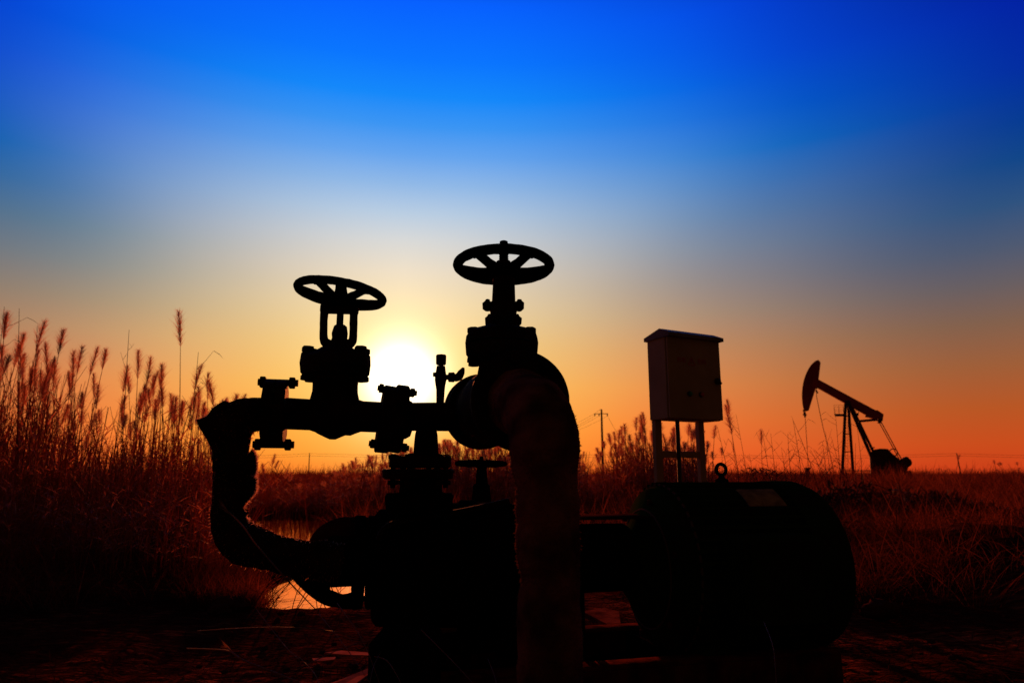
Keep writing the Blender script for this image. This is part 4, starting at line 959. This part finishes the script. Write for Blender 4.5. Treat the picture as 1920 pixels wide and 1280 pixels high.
# bare dry weeds
def weed(px, py, Yd, lean_px, label, q, nb=7, base=None, group='bare dry weeds right of the cabinet', name='dry_weed', mt='pumpjack_steel', r=0.004):
    top = at(px, py, Yd); b0 = at(px + lean_px, 888, Yd); base = Vector((b0.x + (b0.x - top.x) * .3, Yd, ground_z(b0.x, Yd)))
    mb = MB(); mid = base.lerp(top, .5) + Vector((q.uniform(-.05, .05), 0, .04)); mb.tube([base, mid, top], [r, r * .8, r * .35], 5, 4)
    for _ in range(nb):
        t = q.uniform(.3, .92); p0 = base.lerp(mid, t * 2) if t < .5 else mid.lerp(top, t * 2 - 1)
        d = Vector((q.choice((-1, 1)) * q.uniform(.3, 1.1), q.uniform(-.5, .5), q.uniform(.5, 1.3))).normalized(); l_ = q.uniform(.06, .26)
        e = p0 + d * l_; mb.tube([p0, p0.lerp(e, .5) + Vector((0, 0, -.01)), e], [r * .5, r * .4, r * .25], 4)
        if q.random() < .5: blade(mb, e, Vector((d.x, d.y, -.4)), l_ * .6, .007, .6, q, 2)
        if q.random() < .5: blade(mb, p0.lerp(e, .6), Vector((-d.x, 0, .9)), l_ * .4, .005, .2, q, 2)
    return tag(mb.build(name, mt, smooth=False), label, 'weed', group)
WL = 'thin bare dry weed with short side twigs before the pumpjack'
for px, py, lp in ((1484, 780, 50), (1487, 788, 10), (1445, 812, 25), (1477, 812, 15), (1405, 850, 25), (1432, 822, 22), (1548, 808, 22), (1558, 818, 30), (1566, 770, 6), (1542, 828, 18), (1519, 842, 40), (1500, 855, 10), (1530, 858, 20), (1512, 868, -14), (1606, 790, 6), (1604, 830, 5), (1615, 858, 3), (1465, 838, 12), (1392, 862, 18), (1456, 865, 8), (1526, 845, 50), (1578, 862, 14), (1588, 872, -8), (1380, 776, 22), (1345, 800, 16)):
    weed(px, py, q.uniform(7.5, 10), lp, WL, q, 7 if py > 800 else 5)
weed(1100, 845, 9, 1, 'thin bare stalk between the wrapped riser and the crossarm pole', q, 2, group=None)
for px, py, lp in ((8, 575, 14), (36, 578, -3), (70, 610, 18), (242, 618, 12), (372, 660, 20), (106, 720, 12), (60, 700, 30), (140, 720, -22), (280, 790, 40)): weed(px, py, q.uniform(5.8, 7), -lp, 'bare twiggy stalk standing among the plumes of the left bed', q, 6, group='bare stalks in the left bed', r=.005)
for px, py, lp in ((530, 862, -50), (556, 876, -70), (545, 868, -60), (575, 872, 8)): weed(px, py, 8.5, lp, 'bent broken reed blade leaning over the pond under the left valve', q, 6, group='bent blades over the pond', mt='reed_stem', r=.006)

for i in range(12): weed(q.uniform(530, 632), q.uniform(1068, 1100), q.uniform(3.15, 3.5), q.uniform(-50, 50), 'thin dark twig standing at the near pond edge under the wrapped pipe', q, 6, group='twigs at the near pond edge', name='twig', mt='dark_straw', r=.0022)
# ------------------------------------------------------------------ loose things on the ground
def straw_thing(pts, Ys, label, r=0.0016, group=None, head=True, q=rnd):
    P = [at(x, y, d) for (x, y), d in zip(pts, Ys)]
    mb = MB().tube(P, [r * 1.0] * (len(P) - 1) + [r * .5], 6, 6)
    if head:
        d = (P[0] - P[1]).normalized()
        for i in range(16): blade(mb, P[0].lerp(P[1], q.uniform(0, .35)), d + Vector((q.uniform(-.25, .25), q.uniform(-.2, .2), q.uniform(-.2, .25))), q.uniform(.015, .045), .0016, .1, q, 2)
    return tag(mb.build('straw_stalk', 'straw'), label, 'straw', group)
straw_thing([(427, 958), (455, 985), (480, 1020), (540, 1088), (600, 1150)], [1.58, 1.58, 1.6, 1.66, 1.75], 'bright bent straw stalk hanging diagonally across the wrapped elbow')
GS = 'straw stalks lying at the bottom left'
straw_thing([(427, 1214), (455, 1236), (520, 1262), (590, 1290)], [1.38, 1.35, 1.33, 1.3], 'split straw stalk with a bright frayed end, lying lower left of the pump', 0.0015)
straw_thing([(370, 1182), (470, 1176), (560, 1176), (640, 1186), (660, 1200)], [1.72, 1.74, 1.74, 1.7, 1.66], 'long arched straw stalk lying across the ground left of the pump foot', 0.0011, None, False)
straw_thing([(350, 1215), (420, 1218), (440, 1225)], [1.5, 1.5, 1.48], 'short thin straw lying left of the frayed stalk', 0.0014, None, False)
for k, (pts) in enumerate([[(632, 1130), (680, 1200), (715, 1290)], [(598, 1150), (650, 1215), (700, 1290)], [(702, 1230), (728, 1240), (760, 1295)], [(712, 1225), (700, 1250), (690, 1295)], [(790, 1180), (850, 1240), (900, 1295)], [(915, 1235), (925, 1260), (935, 1295)], [(540, 1262), (640, 1215), (700, 1198)], [(560, 1230), (590, 1262), (600, 1290)], [(480, 1140), (530, 1205), (560, 1235)], [(1432, 1165), (1450, 1215), (1456, 1295)]]):
    straw_thing(pts, [1.55, 1.42, 1.32] if k != 6 else [1.4, 1.44, 1.5], 'thin dry blade arching up in front of the skid', 0.0008, 'thin dry blades in front of the skid', False)
for px, py, Yd, ang, ln in ((1, 0, 0, 0, 0),)[:0]: pass
def sheet(pts, Yd, z, label, name='paper_scrap', mt='paper', cat='scrap', th=0.004, group=None):
    """flat thin scrap lying on the ground; pts are photo pixels met with the ground plane"""
    P = []
    for x, y in pts:
        k, v = (x - 960) / FP, (640 - y) / FP; dy, dz = CT - v * ST, ST + v * CT; s_ = (z - EYE) / dz; P.append(Vector((k * s_, dy * s_, z)))
    mb = MB().poly(P, (0, 0, 1), th)
    for i, v in enumerate(mb.v): mb.v[i] = v + Vector((0, 0, 0.010 * noise.noise(Vector((v.x * 9, v.y * 9, 0)))))
    return tag(mb.build(name, mt, smooth=False), label, cat, group)
sheet([(608, 1223), (640, 1219), (700, 1224), (702, 1230), (680, 1231), (650, 1229)], 1.6, .035, 'long thin pale scrap lit red, left of the skid end')
sheet([(585, 1233), (630, 1231), (627, 1236), (600, 1239), (588, 1238)], 1.6, .035, 'short narrow pale scrap lying just below the long one')
sheet([(612, 1286), (640, 1270), (690, 1256), (692, 1264), (672, 1280), (650, 1292)], 1.5, .035, 'wide pale scrap at the bottom edge left of the skid')
sheet([(1092, 1150), (1135, 1142), (1160, 1150), (1165, 1178), (1140, 1176)], 1.6, .05, 'weathered plank piece on the ground behind the wrapped riser', 'plank', 'weathered_wood', 'plank', 0.02)
sheet([(1092, 1182), (1150, 1175), (1170, 1182), (1098, 1190)], 1.6, .06, 'narrow weathered plank just before the wider one beside the riser', 'plank', 'weathered_wood', 'plank', 0.02)
sheet([(1255, 1185), (1300, 1195), (1330, 1205), (1300, 1207), (1280, 1200)], 1.6, .06, 'short weathered plank sticking out under the motor', 'plank', 'weathered_wood', 'plank', 0.02)
def rock(px, py, sz, label, name='stone', q=rnd, mt='stone', group=None):
    k, v = (px - 960) / FP, (640 - py) / FP; dy, dz = CT - v * ST, ST + v * CT; s_ = (0.02 - EYE) / dz; c = Vector((k * s_, dy * s_, 0.02 + sz * .25))
    mb = MB(); n = 14; seed = Vector((px * .37, py * .11, 0)); rs = []
    for i in range(1, n):
        ph = math.pi * i / n; ring = []
        for j in range(20):
            t = 2 * math.pi * j / 20; d = Vector((math.cos(t) * math.sin(ph), math.sin(t) * math.sin(ph), -math.cos(ph)))
            r_ = sz * (1 + .35 * noise.noise(d * 1.6 + seed) + .12 * noise.noise(d * 5 + seed)); ring.append(c + Vector((d.x * r_ * 1.25, d.y * r_, d.z * r_ * .62)))
        rs.append(ring)
    mb.rings(rs); mb.jitter(sz * .12, 2.2 / sz); return tag(mb.build(name, mt), label, 'stone', group)
rock(352, 1090, .045, 'reddish clod at the foot of the left reeds, left one of the pair'); rock(374, 1086, .05, 'reddish clod at the foot of the left reeds, right one of the pair')
rock(430, 1142, .06, 'dark stone on the ground below the wrapped elbow'); rock(410, 1150, .04, 'small dark stone just left of the bigger one below the elbow')
rock(1505, 1062 + 60, .05, 'stone beside the fan end of the motor'); rock(1650, 1150, .06, 'pale clod on the ground right of the motor')
for i in range(70):
    x_, y_ = q.uniform(0, 1900), q.uniform(1100, 1275)
    if 690 < x_ < 1560: continue
    rock(x_, y_, q.uniform(.005, .015), 'small lump of soil on the bare ground near the camera', 'soil_clod', mt='stone', group='small lumps of soil on the bare ground')
# green glass bottle lying at lower left
k_ = at(60, 1222, 1.42); g_ = Vector((k_.x, k_.y, .05))
bt = thing('green_bottle', g_, 'dark green glass bottle lying on the ground in the lower left corner', 'bottle')
MB().lathe(g_ + Vector((-.13, .02, 0)), (1, -.1, 0.02), [(0, .028), (.006, .036), (.15, .037), (.18, .032), (.20, .018), (.235, .014)], 28).build('bottle_body', 'green_glass', bt)
MB().lathe(g_ + Vector((-.13, .02, 0)) + Vector((1, -.1, .02)).normalized() * .235, (1, -.1, .02), [(0, .017), (.012, .017), (.014, .014)], 20).build('lip', 'green_glass', bt)
# white rag behind the coupling
rg = at(1140, 1098, 2.6)
mb = MB().torus(Vector((rg.x, 2.6, rg.z)), .03, .02, (0.2, .3, 1), 24, 10); mb.jitter(.012, 20)
tag(mb.build('rag', 'paper'), 'crumpled pale rag caught behind the coupling guard', 'rag')
# round cap lying before the motor
k_, v_ = (1205 - 960) / FP, (640 - 1246) / FP; s_ = (0.03 - EYE) / (ST + v_ * CT)
oc = Vector((k_ * s_, (CT - v_ * ST) * s_, .02))
dd_ = thing('metal_cap', oc, 'round metal cap with a bolt in its middle lying before the motor', 'cap')
MB().lathe(oc, (0, 0, 1), [(0, .045), (.01, .047), (.016, .04), (.016, .03), (.012, .02), (.012, .004)], 32).build('disc', 'stone', dd_); MB().hexa(oc + Vector((0, 0, .010)), (0, 0, 1), .011, .014).build('bolt', 'black_iron', dd_)
